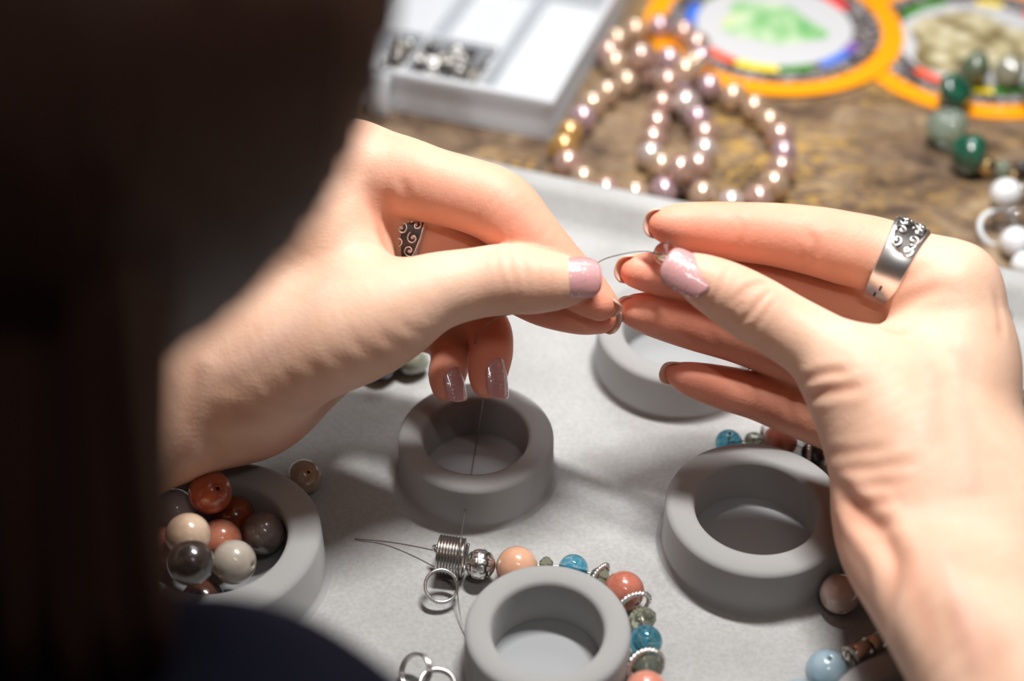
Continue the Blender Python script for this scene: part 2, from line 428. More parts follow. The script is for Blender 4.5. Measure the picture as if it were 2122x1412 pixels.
def build_hand(fingers, palm, thumb, creases, veins=(), web=(), kpalm=13, bumps=(), reds=(), cscale=.8):
    """fingers: list of dense chains (base last); palm: list of dense chains; returns verts, faces, tone, sculpt, field"""
    S = Sculpt(fingers + palm + [thumb], h=.6)
    D = None
    for ch in palm:
        f = S.field(ch, 20); D = f if D is None else smin(D, f, kpalm)
    D = smin(D, S.field(thumb, 18), .8 + 12 * S.near(thumb[-8, :3], 32))
    palmD = D.copy()
    for ch in fingers:
        f = S.field(ch, 14)
        D = smin(D, f, .7 + 8 * S.near(ch[-1, :3], 17))
    for p, r, k in web: D = smin(D, S.field(np.array([np.append(p, r), np.append(p + .01, r)]), 14), k)
    for p, r, amp in bumps: D = D - amp * S.near(p, r)
    v, F = surface_nets(S, D)
    v = relax(v, F, 4, .5)
    nv = S.grad(D, v)
    tone = np.zeros((len(v), 3))
    # finger redness: natural blush plus painted-in warm bounce light, stronger towards the tips
    for ch in fingers:
        dtip = np.linalg.norm(v - ch[0, :3], axis=1)
        df = chain_pts(v, ch)
        L = np.linalg.norm(np.diff(ch[:, :3], axis=0), axis=1).sum()
        near_f = np.clip(1 - (df - 0) / 2.5, 0, 1)
        tone[:, 0] = np.maximum(tone[:, 0], near_f * np.clip(1.15 - dtip / L * .95, 0, .95))
    dth = np.linalg.norm(v - thumb[0, :3], axis=1)
    tone[:, 0] = np.maximum(tone[:, 0], .22 * np.clip(1 - dth / 30, 0, 1))
    for p, r, a in reds: tone[:, 0] = np.maximum(tone[:, 0], a * np.exp(-(np.linalg.norm(v - p, axis=1) / r)**2))
    disp = np.zeros(len(v))
    for pts, depth_mm, wd in creases:
        depth_mm *= cscale
        pl = [S.hit(D, x, y) for x, y in spline(np.array(pts, float), 6)]
        pl = [p for p in pl if p is not None]
        if len(pl) < 2: continue
        pl = np.array(pl)
        keep = [pl[0]]
        for p in pl[1:]:
            if np.linalg.norm(p - keep[-1]) < 9: keep.append(p)
        pl = spline(np.array(keep), 4) if len(keep) > 1 else np.array(keep)
        m = ((v > pl.min(0) - 4 * wd) & (v < pl.max(0) + 4 * wd)).all(1); ii = np.where(m)[0]
        if not len(ii): continue
        dm = np.full(len(ii), 1e9); tt = np.zeros(len(ii))
        for k, p in enumerate(pl):
            q = ((v[ii] - p)**2).sum(1); b = q < dm; dm = np.where(b, q, dm); tt = np.where(b, k / max(1, len(pl) - 1), tt)
        dm = np.sqrt(dm); taper = np.clip(4 * np.minimum(tt, 1 - tt) + .25, 0, 1)
        g = np.exp(-(dm / wd)**2) * taper
        disp[ii] += -depth_mm * g + depth_mm * .45 * np.exp(-((dm - 2.0 * wd) / wd)**2) * taper
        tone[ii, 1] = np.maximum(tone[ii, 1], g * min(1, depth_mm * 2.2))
    v = v + nv * disp[:, None]
    for pts, wd, lift in veins:
        pl = np.array([p for p in (S.hit(D, x, y) for x, y in spline(np.array(pts, float), 8)) if p is not None])
        if len(pl) < 2: continue
        m = ((v > pl.min(0) - 3 * wd) & (v < pl.max(0) + 3 * wd)).all(1); ii = np.where(m)[0]
        dm = np.sqrt(np.min(((v[ii][:, None] - pl[None])**2).sum(-1), 1)); g = np.exp(-(dm / wd)**2)
        v[ii] += nv[ii] * (lift * g)[:, None]
        tone[ii, 2] = np.maximum(tone[ii, 2], g)
    return v, F, tone, S, D

# ---- right hand (image right)
rt = chain([(1430,564,378.5,41),(1462,583,378,55),(1508,608,378.5,65),(1562,640,379,71),(1630,680,378,72),(1700,724,376,79),(1775,785,373,100),(1840,880,370,135),(1890,985,367,152),(1950,1090,364,165)])
r_index = chain([(1378,466,385,36),(1412,470,386,49),(1470,475,388,57),(1540,481,389,62),(1610,487,390,66),(1690,500,390,72),(1750,514,390,76),(1830,535,389,80),(1968,604,385,98)])
r_middle = chain([(1320,562,392,36),(1355,566,393,44),(1430,572,396,55),(1520,587,399,60),(1620,612,401,64),(1720,632,402,68),(1810,645,401,74),(1940,690,397,90)])
r_ring = chain([(1320,645,397,37),(1362,653,398,48),(1440,672,401,55),(1530,695,404,58),(1620,725,407,62),(1700,755,408,66),(1790,785,407,70),(1900,800,405,85)])
r_little = chain([(1400,775,404,24),(1436,787,405,37),(1500,804,408,46),(1570,822,411,50),(1640,845,413,57),(1720,870,413,64),(1850,910,411,78)])
r_palm = [
    chain([(1968,604,385,96),(1985,700,383,104),(1988,800,379,112),(1990,900,375,124),(2000,1010,370,138),(2030,1120,364,165)]),
    chain([(1940,690,397,88),(1940,820,393,95),(1950,950,386,110),(2000,1100,374,130)]),
    chain([(1900,800,405,82),(1900,920,399,95),(1940,1040,388,110)]),
    chain([(1850,905,405,74),(1835,1000,388,90),(1846,1110,367,112),(1922,1230,343,124),(2045,1390,326,152),(2210,1640,308,205)]),
    chain([(1775,785,374,98),(1900,760,379,92),(1970,760,380,100)]),
    chain([(2010,1060,367,160),(2088,1250,350,186),(2200,1450,326,225),(2330,1750,296,290)]),
]
r_creases = [
    ([(1520,625),(1545,600),(1572,588),(1592,590)], .30, .75), ([(1512,648),(1530,665),(1550,655),(1575,625),(1600,600)], .22, .7),
    ([(1530,640),(1540,620),(1560,604),(1580,598)], .18, .6), ([(1555,690),(1580,660),(1606,620)], .12, .7),
    ([(1506,560),(1490,600),(1468,640)], .15, .7),
    ([(1660,795),(1710,775),(1760,772)], .45, 1.2), ([(1668,825),(1720,812),(1790,800)], .55, 1.4), ([(1672,855),(1710,850),(1740,855)], .45, 1.3),
    ([(1680,880),(1740,872),(1800,862)], .40, 1.3), ([(1690,910),(1750,905),(1830,895)], .32, 1.3), ([(1700,945),(1760,940),(1840,930)], .30, 1.3),
    ([(1715,975),(1780,972),(1850,965),(1900,955)], .32, 1.4), ([(1730,1005),(1800,1010),(1860,1000)], .35, 1.4),
    ([(1745,1030),(1800,1045),(1850,1040)], .55, 1.6), ([(1770,1060),(1812,1085),(1850,1090)], .5, 1.8),
    ([(1530,445),(1542,480),(1532,520)], .22, .9), ([(1675,480),(1690,510),(1675,560)], .30, 1.1), ([(1660,520),(1668,545),(1660,565)], .2, .8),
    ([(1820,640),(1850,600),(1900,560)], .3, 1.6), ([(1830,668),(1880,625),(1960,590)], .22, 1.6), ([(1826,676),(1860,690),(1890,680)], .35, 1.5),
    ([(1850,640),(1920,610),(2000,600)], .15, 1.6),
    ([(2060,600),(2072,660),(2075,700)], .25, 1.2),
    ([(1470,690),(1490,715)], .15, 1.0), ([(1560,790),(1570,830),(1560,860)], .2, 1.0), ([(1650,800),(1640,840),(1645,880)], .25, 1.1),
    ([(1736,1012),(1772,1058),(1825,1105),(1852,1170),(1838,1290)], 1.5, 2.4), ([(1880,1130),(1900,1230),(1950,1360)], .5, 3.0), ([(1960,1240),(2010,1330),(2060,1412)], .5, 4.0),
    ([(1790,1100),(1830,1130),(1850,1170)], .4, 2.0),
]
r_veins = [([(1990,720),(1985,800),(2000,900),(2010,1000)], 2.6, .25), ([(1900,700),(1930,800),(1920,900)], 2.4, .2), ([(1960,1150),(1985,1250),(2030,1380)], 2.5, .5)]
r_bumps = [(W(2010,580,372), 9, .8), (W(1850,1060,352), 14, 1.6), (W(1930,960,350), 14, .8)]
rv, rF, rtone, rS, rD = build_hand([r_index, r_middle, r_ring, r_little], r_palm, rt, r_creases, r_veins, bumps=r_bumps, reds=[(W(1800,600,392), 14, .45), (W(1775,1160,362), 20, .5)])

# ---- left hand (image left)
lt = chain([(1188,582,383,43),(1158,584,382.5,57),(1105,582,383,69),(1050,579,384,74),(980,588,384,74),(900,606,383,82),(820,642,382,98),(720,690,382,113),(620,728,384,118),(520,775,388,128)])
l_index = chain([(1243,628,388,38),(1205,598,389,51),(1150,548,390,60),(1092,487,391,68),(1034,430,392,78),(970,404,393,77),(900,385,394,78),(820,362,396,84),(725,350,398,95)])
l_middle = chain([(1243,657,396,36),(1200,648,397,46),(1130,622,400,56),(1070,585,403,64),(1000,545,406,72),(920,508,407,76),(830,480,407,80),(735,455,406,90)])
l_ring = chain([(1010,790,401,36),(1012,765,403,43),(1018,725,407,46),(1008,682,411,50),(960,650,415,58),(880,615,415,66),(790,580,412,78)])
l_little = chain([(926,800,406,33),(927,775,408,40),(934,738,413,42),(918,698,418,46),(860,672,420,54),(780,650,417,68)])
l_palm = [
    chain([(725,350,398,93),(650,440,396,100),(570,560,395,112),(490,680,395,126),(420,790,395,136)]),
    chain([(735,455,406,88),(640,570,404,98),(540,700,400,115)]),
    chain([(785,575,413,76),(690,660,411,90),(580,760,405,105)]),
    chain([(775,648,417,64),(690,710,414,82),(600,782,410,84),(535,852,405,86),(450,848,400,94),(385,848,396,108)]),
    chain([(800,650,384,80),(715,545,392,78),(665,480,395,90)]),
    chain([(450,790,394,135),(360,838,393,130),(250,905,388,140),(120,1005,380,165),(0,1080,370,185)]),
]
l_creases = [
    ([(1030,520),(1032,560),(1050,600)], .22, .7), ([(1050,512),(1060,560),(1070,598)], .26, .75), ([(1075,520),(1090,560),(1092,600)], .24, .7), ([(1105,520),(1118,560),(1115,600)], .2, .65),
    ([(1040,600),(1058,640)], .12, .8), ([(1130,545),(1142,580),(1138,620)], .15, .6),
    ([(985,460),(1005,440),(1028,405)], .28, .9), ([(1000,475),(1020,450),(1040,425)], .25, .8), ([(1110,505),(1135,475),(1150,460)], .16, .9), ([(1060,500),(1055,470),(1075,450)], .15, .8),
    ([(832,370),(840,390),(843,410)], .6, 1.2), ([(762,370),(778,430),(796,495),(808,525)], 1.6, 2.2), ([(800,390),(806,430),(812,470)], .9, 1.6), ([(815,532),(780,525),(740,500)], .3, 2.0),
    ([(900,700),(860,690),(830,670)], .35, 1.4), ([(870,728),(820,715),(780,690)], .45, 1.6), ([(820,750),(770,735),(730,700)], .4, 1.7), ([(770,775),(720,760),(680,730)], .4, 1.8), ([(720,797),(670,780),(630,745)], .4, 1.8),
    ([(670,810),(620,800),(580,770)], .4, 1.8), ([(640,822),(590,815),(540,790)], .4, 1.9), ([(600,838),(550,835),(500,815)], .4, 1.9), ([(560,855),(510,860),(470,850)], .6, 2.0), ([(500,870),(490,830),(460,780)], .35, 2.4),
    ([(458,960),(450,930),(430,900)], .6, 2.0), ([(410,940),(405,900),(390,860)], .4, 2.4),
    ([(890,722),(905,708),(925,705)], .3, .9), ([(975,705),(960,690),(945,680)], .3, .9),
]
l_veins = [([(700,560),(640,640),(560,720),(470,770)], 2.6, .25), ([(430,760),(410,850),(400,950)], 2.4, .5)]
lv, lF, ltone, lS, lD = build_hand([l_index, l_middle, l_ring, l_little], l_palm, lt, l_creases, l_veins, reds=[(W(820,440,396), 12, .4), (W(560,900,400), 14, .45)], cscale=.32)

# ---- forearms beyond the sculpt, head
def plain_tube(nodes, n=28, per=5):
    c = spline(nodes, per); return tube(c[:, :3], c[:, 3], n)
r_end, l_end = r_palm[5][-1], l_palm[5][-1]
R_ELB = np.array([205., -340., 58., 34.]); L_ELB = np.array([-330., -200., 52., 36.])
arm_parts = [plain_tube([r_palm[5][-2], r_end, r_end * .5 + R_ELB * .5, R_ELB]), plain_tube([l_palm[5][-2], l_end, l_end * .5 + L_ELB * .5, L_ELB])]
# head: face turned down to the work, cheek and jaw towards the camera
HC = W(-150, -100, 225)
fwd = nrm([.05, .55, -.83]); upv = nrm(np.array([0, .83, .55]) - fwd * np.dot(fwd, [0, .83, .55])); side = np.cross(fwd, upv)
def Hd(f, u, s): return HC + fwd * f + upv * u + side * s
head_ch = [np.array([np.append(Hd(6, 0, 0), 50), np.append(Hd(6.1, 0, 0), 50)]),
           np.array([np.append(Hd(-8, 40, 0), 48), np.append(Hd(-8, 45, 0), 48)]),
           np.array([np.append(Hd(20, -42, 0), 30), np.append(Hd(36, -40, 0), 22)]),
           np.array([np.append(Hd(58, 8, 0), 8), np.append(Hd(70, -12, 0), 7)]),
           np.array([np.append(HC + CF * 12, 30), np.append(W(-1000, 1300, 290), 34)])]
HS = Sculpt(head_ch, pad=5, h=3.0); HD = None
for ch in head_ch:
    f = HS.field(ch, 40); HD = f if HD is None else smin(HD, f, 14)
for sgn in (-1, 1):
    HD = np.maximum(HD, -(np.float32(9) - 0) + 0 * HD) if False else HD + 3.5 * HS.near(Hd(58, 10, 26 * sgn), 9)
hv, hF = surface_nets(HS, HD); hv = relax(hv, hF, 3)

person = empty('person', (0, -300, 0), 'person in a dark navy top with dark hair, threading a clear bead with both hands', 'person')
allv = np.vstack([lv, rv, hv]); allF = np.vstack([lF, rF + len(lv), hF + len(lv) + len(rv)])
tones = np.vstack([ltone, rtone, np.tile([.15, 0, 0], (len(hv), 1))])
off = len(allv); tv, tf = join(arm_parts)
quads = np.array([f for f in tf if len(f) == 4]) + off
allv = np.vstack([allv, np.array(tv)]); allF = np.vstack([allF, quads]); tones = np.vstack([tones, np.zeros((len(tv), 3))])
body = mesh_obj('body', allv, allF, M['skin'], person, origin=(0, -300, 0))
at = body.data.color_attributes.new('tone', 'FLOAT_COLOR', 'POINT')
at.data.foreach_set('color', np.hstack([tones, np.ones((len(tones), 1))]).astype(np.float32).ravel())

# ---- nails
def nail(end, back, D, length, width, mat, label=None, thick=.5, curl=.5):
    """end: middle of the free edge, back: a point behind it along the nail, D: the way the nail faces"""
    end = np.asarray(end); ax = nrm(end - np.asarray(back)); D = nrm(np.asarray(D) - ax * np.dot(D, ax)); s = np.cross(ax, D)
    rc = width * .60                                   # transverse curvature radius
    NU, NV = 16, 14; top = []; bot = []
    for j in range(NV + 1):
        t = j / NV
        for i in range(NU + 1):
            u = -1 + 2 * i / NU
            l0 = -length * (1 - (.16 * u * u + .10 * u ** 4)); l1 = -.17 * length * abs(u) ** 3.4   # rounded base, softly squared free edge
            y = l0 + (l1 - l0) * t
            phi = u * math.asin(min(.97, width / 2 / rc)) * (.93 + .07 * math.sin(math.pi * t))
            lift = -rc + rc * math.cos(phi) + curl * math.sin(math.pi * (.15 + .75 * t)) - curl * .7
            p = end + ax * y + s * (rc * math.sin(phi)) + D * lift
            top.append(p); bot.append(p - D * thick * math.cos(phi) - s * thick * math.sin(phi))
    V = top + bot; n = (NU + 1) * (NV + 1); F = []
    for j in range(NV):
        for i in range(NU):
            a = j * (NU + 1) + i; F.append((a, a + 1, a + NU + 2, a + NU + 1)); F.append((n + a, n + a + NU + 1, n + a + NU + 2, n + a + 1))
    rim_i = [i for i in range(NU + 1)] + [j * (NU + 1) + NU for j in range(1, NV + 1)] + [NV * (NU + 1) + i for i in range(NU - 1, -1, -1)] + [j * (NU + 1) for j in range(NV - 1, 0, -1)]
    for k in range(len(rim_i)):
        a, b = rim_i[k], rim_i[(k + 1) % len(rim_i)]; F.append((a, n + a, n + b, b))
    o = mesh_obj('nail', V, F, mat, body)
    if label: o['label'] = label
    return o
def q3(ch, i): return ch[i, :3]
def tipnail(tip, ext, back, D, off, length, width, mat, label=None):
    ax = nrm(-np.asarray(back)); Dd = nrm(D - ax * np.dot(D, ax))
    return nail(np.asarray(tip) + ax * ext + Dd * off, np.asarray(tip) + ax * (ext - 5) + Dd * off, Dd, length, width, mat, label)
nail(W(1381, 532, 373.6), W(1476, 588, 371.6), camdir(.05, .30, .95), 12.6, 10.6, M['nail'], 'glittery pink thumb nail', curl=.7)
nail(W(1248, 570, 378.2), W(1150, 570, 376.0), camdir(.05, .22, .97), 11.6, 10.2, M['nail'], 'glittery pink thumb nail', curl=.7)
tipnail(r_index[0,:3], 4.9, camdir(.80,-.08,-.45), camdir(-.52,.35,-.78), 2.3, 10, 7.8, M['nail_pale'])
tipnail(r_middle[0,:3], 5.2, camdir(.80,-.08,-.45), camdir(-.50,.50,-.70), 2.4, 10, 8.0, M['nail_pale'])
tipnail(r_ring[0,:3], 5.2, camdir(.80,-.10,-.45), camdir(-.50,.50,-.70), 2.5, 10, 7.8, M['nail_pale'])
tipnail(r_little[0,:3], 4.0, camdir(.80,-.15,-.45), camdir(-.5,.5,-.7), 1.6, 8, 6.8, M['nail_pale'])
tipnail(l_index[0,:3], 5.0, camdir(-.70,.60,-.20), camdir(.80,.35,-.40), 2.8, 10, 7.8, M['nail_pale'])
tipnail(l_middle[0,:3], 5.3, camdir(-.85,.35,-.25), camdir(.75,.10,-.55), 2.2, 10, 7.8, M['nail_pale'])
tipnail(l_ring[0,:3], 5.3, camdir(-.12,1,-.1), camdir(.80,.05,.58), 5.0, 10.5, 8.4, M['nail'])
tipnail(l_little[0,:3], 5.0, camdir(-.22,.95,-.1), camdir(.74,.05,.66), 4.6, 9.0, 7.2, M['nail'])
# ---- hair and top
hp = []
for i in range(330):
    f = random.random()
    x0 = -1000 + 1290 * f ** .8; dd = random.uniform(178, 214)
    xe = (335 if x0 > 150 else x0 + 60) - random.random() ** 2 * 220 * (x0 > 150); ye = random.uniform(1210, 1500)
    sh = (random.uniform(-25, 25), random.uniform(-30, 30))
    pts = [(x0 * .75 - 60, -520, dd - 8), (x0 + sh[0], -120, dd - 2), (x0 + 25 + sh[1] * .6, 420, dd + 3), ((x0 + xe) / 2 + 10, 880, dd + 14), (xe, ye, dd + 26)]
    if x0 > 150: pts[1] = (min(pts[1][0], 330), -120, dd - 2); pts[2] = (min(pts[2][0], 338), 420, dd + 3); pts[3] = (min(pts[3][0], 342), 880, dd + 14)
    c = spline(np.array([W(*p) for p in pts]), 4); r0 = random.uniform(2.2, 4.6)
    hp.append(tube(c, [r0 * (1 - .55 * k / (len(c) - 1)) for k in range(len(c))], 6))
for i in range(420):                                                       # locks lying over the head down to the jaw line
    x0 = -900 + 1705 * (i + random.random()) / 420
    yc = -100 + math.sqrt(max(1, 962 ** 2 - (x0 + 150) ** 2)) if abs(x0 + 150) < 950 else 60
    rows = []
    for k in range(12):
        t = k / 11; y = -700 + (yc + 700) * t; x = x0 + 8 * math.sin(t * 5 + i) - 18 * max(0, t - .8) * 5 * (x0 > 300)
        rho = math.hypot(x + 150, y + 100) / 962
        d = 225 - 65.6 * math.sqrt(max(0.0, 1 - min(1, rho) ** 2)) * (1 if y > -100 else 1.0) + random.uniform(0, 1.5)
        rows.append(np.append(W(x, min(y, yc), d), (2.6 + random.random()) * (1 - .35 * t)))
    rows = np.array(rows); c = spline(rows, 2); hp.append(tube(c[:, :3], c[:, 3], 6))
cap = []
cp = [HC + CU * 6 - CR * 6]
V, F = lathe([(1e-3, 1)] + [(math.sin(R_(a)), math.cos(R_(a))) for a in range(8, 100, 8)], 40)
Q = np.array(rot_to(-CF + CU * .4)); V = [cp[0] + Q @ (np.array(v) * 58) for v in V]
hp.append((V, F))
V, F = join(hp)
hair = mesh_obj('hair', V, F, M['hair'], person); hair['label'] = 'dark brown to black hair hanging over the shoulder'
DT = np.array([-3., -1, -4, 0])
tc = [DT + np.array([[-44., -214, 122, 36], [-130, -235, 130, 48], [-230, -255, 130, 50], [-330, -250, 118, 40]]),
      DT + np.array([[-44., -214, 122, 36], [40, -270, 104, 40], [130, -310, 82, 42], [205, -332, 62, 43]]),
      DT + np.array([[-330., -250, 118, 40], [-345, -225, 90, 42], [-332, -192, 58, 43]]),
      DT + np.array([[-120., -260, 100, 60], [-150, -340, 40, 80], [-160, -380, -60, 90]]), DT + np.array([[-230., -270, 100, 60], [-210, -340, 40, 80], [-205, -380, -60, 90]])]
tc = [turned(ch) for ch in tc]
tc[1][-1] = [205, -342, 58, 40]; tc[2][-1] = [-332, -202, 56, 40]; tc[2][-2][2] = 84
TS = Sculpt(tc, pad=8, h=4.0); TD = None
for ch in tc:
    f = TS.field(ch, 60); TD = f if TD is None else smin(TD, f, 15)
v_, f_ = surface_nets(TS, TD); v_ = relax(v_, f_, 2)
top = mesh_obj('top', v_, f_, M['navy'], person); top['label'] = 'dark navy top'

# ------------------------------------------------------------------ bead meshes (unit radius) and materials
def bead_profile(h=.085, n=18):
    a0 = math.asin(h * 1.6); pr = [(h, -.6), (h, .6)][::-1]
    out = [(h, -.82), (h * 1.12, -.955)]
    out += [(math.sin(a), -math.cos(a)) for a in [a0 + (math.pi - 2 * a0) * k / n for k in range(n + 1)]]
    out += [(h * 1.12, .955), (h, .82)]
    return out
BEAD = raw_mesh('bead', *lathe(bead_profile(), 32, True), M['silver'])
def faceted(nseg=10, squash=.8):
    pr = [(.10, -squash * .96), (.45, -squash * .92), (.86, -squash * .45), (1.0, 0), (.86, squash * .45), (.45, squash * .92), (.10, squash * .96)]
    V = []; F = []; m = len(pr)
    for i in range(nseg):
        for k, (r, z) in enumerate(pr):
            a = 2 * math.pi * (i + .5 * (k % 2)) / nseg; V.append((r * math.cos(a), r * math.sin(a), z))
    for i in range(nseg):
        j = (i + 1) % nseg
        for k in range(m):
            l = (k + 1) % m; a, b, c, d = i*m+k, j*m+k, j*m+l, i*m+l
            if l == 0: F.append((a, b, c, d)); continue
            if k % 2 == 0: F += [(a, b, d), (b, c, d)] if False else [(a, b, d), (b, c, d)]
            else: F += [(a, b, c), (a, c, d)]
    return V, F
FACET = raw_mesh('faceted_bead', *faceted(), M['silver'], smooth=False)
def pearl_shape():
    V, F = lathe([(.08, -.9)] + [(math.sin(a) ** .92, -math.cos(a) * .94) for a in [R_(8 + 164 * k / 14) for k in range(15)]] + [(.08, .9)], 24, True)
    return V, F
PEARL = raw_mesh('pearl', *pearl_shape(), M['silver'])
def nugget(seed, n=20, m=14):
    r = random.Random(seed); ph = [r.uniform(0, 6) for _ in range(6)]
    V = []; F = []
    for j in range(m + 1):
        t = math.pi * (j + .0) / m
        for i in range(n):
            a = 2 * math.pi * i / n
            k = 1 + .10 * math.sin(2 * a + ph[0]) * math.sin(t) + .08 * math.sin(3 * a + ph[1] + t * 2) * math.sin(t)
            V.append((k * math.sin(t) * math.cos(a), k * math.sin(t) * math.sin(a), 1.12 * math.cos(t)))
    for j in range(m):
        for i in range(n):
            l = (i + 1) % n; F.append((j*n+i, j*n+l, (j+1)*n+l, (j+1)*n+i)[::-1])
    return V, F
NUG = [raw_mesh('nugget', *nugget(s), M['silver']) for s in (1, 2, 3)]
def stone(name, col, var=None, coat=1, sss=.5, rough=.22, trans=0): return simple(name, col, rough, 0, coat, trans, sss, (1, .7, .5), .004, 1.5, var, 220)
B = dict(
    coral=stone('coral_stone', (.50, .13, .055), (.38, .075, .03)), rust=stone('rust_stone', (.33, .075, .02), (.22, .04, .012)),
    moon=stone('blue_moonstone', (.50, .53, .57), (.40, .43, .48), sss=.8), taupe=stone('taupe_stone', (.20, .155, .14), (.13, .10, .095)),
    cream=stone('cream_stone', (.66, .52, .40), (.58, .42, .30), sss=.8), pink=stone('pink_stone', (.62, .26, .17), (.50, .17, .10), sss=.7),
    dark=stone('smoky_stone', (.045, .034, .03), (.02, .016, .015)), grey=stone('pale_grey_stone', (.50, .45, .39), (.42, .37, .31), sss=.7),
    brown=stone('brown_stone', (.10, .035, .02), (.05, .02, .012)), olive=stone('olive_stone', (.12, .10, .05), (.06, .05, .03)),
    tan=stone('tan_stone', (.40, .29, .23), (.33, .20, .12)), peach=stone('peach_stone', (.76, .46, .32), (.70, .40, .26), sss=.8),
    rose=stone('rose_stone', (.56, .20, .14), (.46, .15, .10), sss=.7), salmon=stone('salmon_stone', (.70, .30, .23), (.62, .25, .18), sss=.7),
    sky=stone('sky_blue_stone', (.36, .48, .55), (.30, .42, .50), sss=.6), milk=stone('milky_pink_stone', (.62, .47, .42), (.55, .40, .34), sss=.8),
    white=stone('white_stone', (.82, .83, .84), (.74, .76, .78), sss=.6, coat=.3, rough=.4), green=stone('emerald_stone', (.02, .13, .075), (.006, .05, .03)),
    moss=stone('moss_stone', (.13, .17, .11), (.07, .10, .07)), black=stone('black_stone', (.012, .014, .013), (.03, .035, .03)),
    sage=stone('sage_stone', (.27, .28, .21), (.20, .21, .16)),
    blueglass=simple('blue_glass', (.12, .52, .72), .02, trans=.85, ior=1.45), paleglass=simple('pale_green_crystal', (.74, .78, .62), .02, trans=.9, ior=1.5),
    oliveglass=simple('olive_crystal', (.42, .43, .33), .03, trans=.8, ior=1.5), clear=simple('clear_glass', (.97, .96, .95), .01, trans=1, ior=1.45),
    seaglass=simple('clear_green_glass', (.55, .68, .58), .04, trans=.8, ior=1.4), gold=simple('gold', (.9, .62, .28), .25, 1),
)
BX = B['blueglass']  # crackle inside the blue glass
_n, _l = BX.node_tree.nodes, BX.node_tree.links; _b = _n['Principled BSDF']
_v = _n.new('ShaderNodeTexVoronoi'); _v.feature = 'DISTANCE_TO_EDGE'; _v.inputs['Scale'].default_value = 2.2; _c = _n.new('ShaderNodeTexCoord'); _l.new(_c.outputs['Object'], _v.inputs['Vector'])
_r = ramp(_n, _l, _v.outputs['Distance'], [(.0, (.75, .93, 1)), (.06, (.10, .48, .68))]); _l.new(_r.outputs[0], _b.inputs['Base Color'])
for m in B.values():
    for nd in m.node_tree.nodes:
        if nd.type == 'TEX_NOISE': nd.inputs['Scale'].default_value = 1.6     # bead meshes are unit sized
def rrot(): return Matrix.Rotation(random.uniform(0, 6), 3, 'X') @ Matrix.Rotation(random.uniform(0, 6), 3, 'Z')
def on_floor(px, py, rpx, z0=0.0):
    r = 5.0
    for _ in range(4): c = P(px, py, z0 + r); r = rpx * depth(c) / FPX
    return P(px, py, z0 + r), r

# ------------------------------------------------------------------ loose beads in the well of the left post
BR = 5.42
bowl = [((-74.29, -79.26, 20.14), 'coral', 'coral red round bead with a drill hole, topmost in the bead-filled post'), ((-83.86, -79.38, 13.82), 'moon', 'bluish white moonstone bead with a bright sheen in the bead-filled post'),
        ((-70.53, -75.15, 6.75), 'rust', 'rust orange bead lying behind the pink one in the bead-filled post'), ((-62.24, -82.03, 8.32), 'taupe', 'translucent taupe grey bead against the right wall of the bead-filled post'),
        ((-77.7, -93.01, 19.84), 'cream', 'creamy peach bead between the moonstone and the smoky black bead'), ((-72.16, -86.07, 10.15), 'pink', 'salmon pink bead in the middle of the bead-filled post'),
        ((-75.16, -103.38, 22.03), 'dark', 'smoky near-black bead at the front of the bead-filled post'), ((-67.2, -95.38, 12.87), 'grey', 'pale greyish cream bead at the front right of the bead-filled post'),
        ((-84.74, -90.3, 11.98), 'rose', 'reddish brown bead half hidden by hair in the bead-filled post'), ((-74.66, -101.88, 5.8), 'brown', 'dark brown bead at the bottom under the smoky one in the bead-filled post')]
for p, mk, lab in bowl:
    o = place(BEAD, 'loose_bead', p, rot_to((random.uniform(.5, 1), random.uniform(-.5, .5), random.uniform(-.2, .2))) if mk != 'coral' else rot_to(camdir(.5, .25, .8)), BR, None, B[mk])
    tag(o, lab, 'bead', 'loose stone beads')
def loose(px, py, rpx, mk, lab, me=None, name='loose_bead', rot=None, sc_=None):
    p, r = on_floor(px, py, rpx)
    for c_, s_ in PC.values():                              # never inside a post
        q = p[:2] - c_[:2]; l = np.linalg.norm(q); lim = 21.3 * s_ + r
        if l < lim: p = np.array([*(c_[:2] + q / l * lim), p[2]])
    o = place(me or BEAD, name, p, rot or rrot(), r if sc_ is None else tuple(r * x for x in sc_), None, B[mk])
    return tag(o, lab, 'bead', 'loose stone beads')
loose(630, 988, 37, 'tan', 'tan brown bead lying on the tray behind the bead-filled post', rot=rot_to(camdir(.35, .3, .8)))
loose(1712, 1210, 42, 'milk', 'milky pink bead lying against the empty post under the right wrist', rot=rot_to(camdir(.05, -.8, .5)))
loose(790, 752, 36, 'black', 'black stone bead lying in the shade under the left hand', NUG[0])
loose(852, 745, 34, 'sage', 'sage grey bead beside the black one under the left hand', NUG[1])
loose(2084, 652, 13, 'clear', 'small bright crystal bead lying on the tray right of the hand', FACET)

# ------------------------------------------------------------------ bracelet in progress around the front post
def torus_pts(c, axis, r, n=40):
    Q = np.array(rot_to(axis)); return [np.asarray(c) + Q @ np.array([r * math.cos(2*math.pi*k/n), r * math.sin(2*math.pi*k/n), 0]) for k in range(n)]
def twisted_ring(c, axis, r, wr, name, parent, n=72, turns=13):
    Q = np.array(rot_to(axis)); parts = []
    for ph in (0, math.pi):
        pts = []
        for k in range(n):
            a = 2 * math.pi * k / n; t = turns * a + ph
            rr = r + wr * .9 * math.cos(t); pts.append(np.asarray(c) + Q @ np.array([rr * math.cos(a), rr * math.sin(a), wr * .9 * math.sin(t)]))
        parts.append(tube(pts, wr, 6, True))
    return mesh_obj(name, *join(parts), M['silver'], parent)
p0, _ = on_floor(1000, 1170, 30)
brA = empty('unfinished_bracelet', (p0[0], p0[1], 0), 'half-strung bracelet of pink, blue and crystal beads with a coil clasp around the front post', 'bracelet')
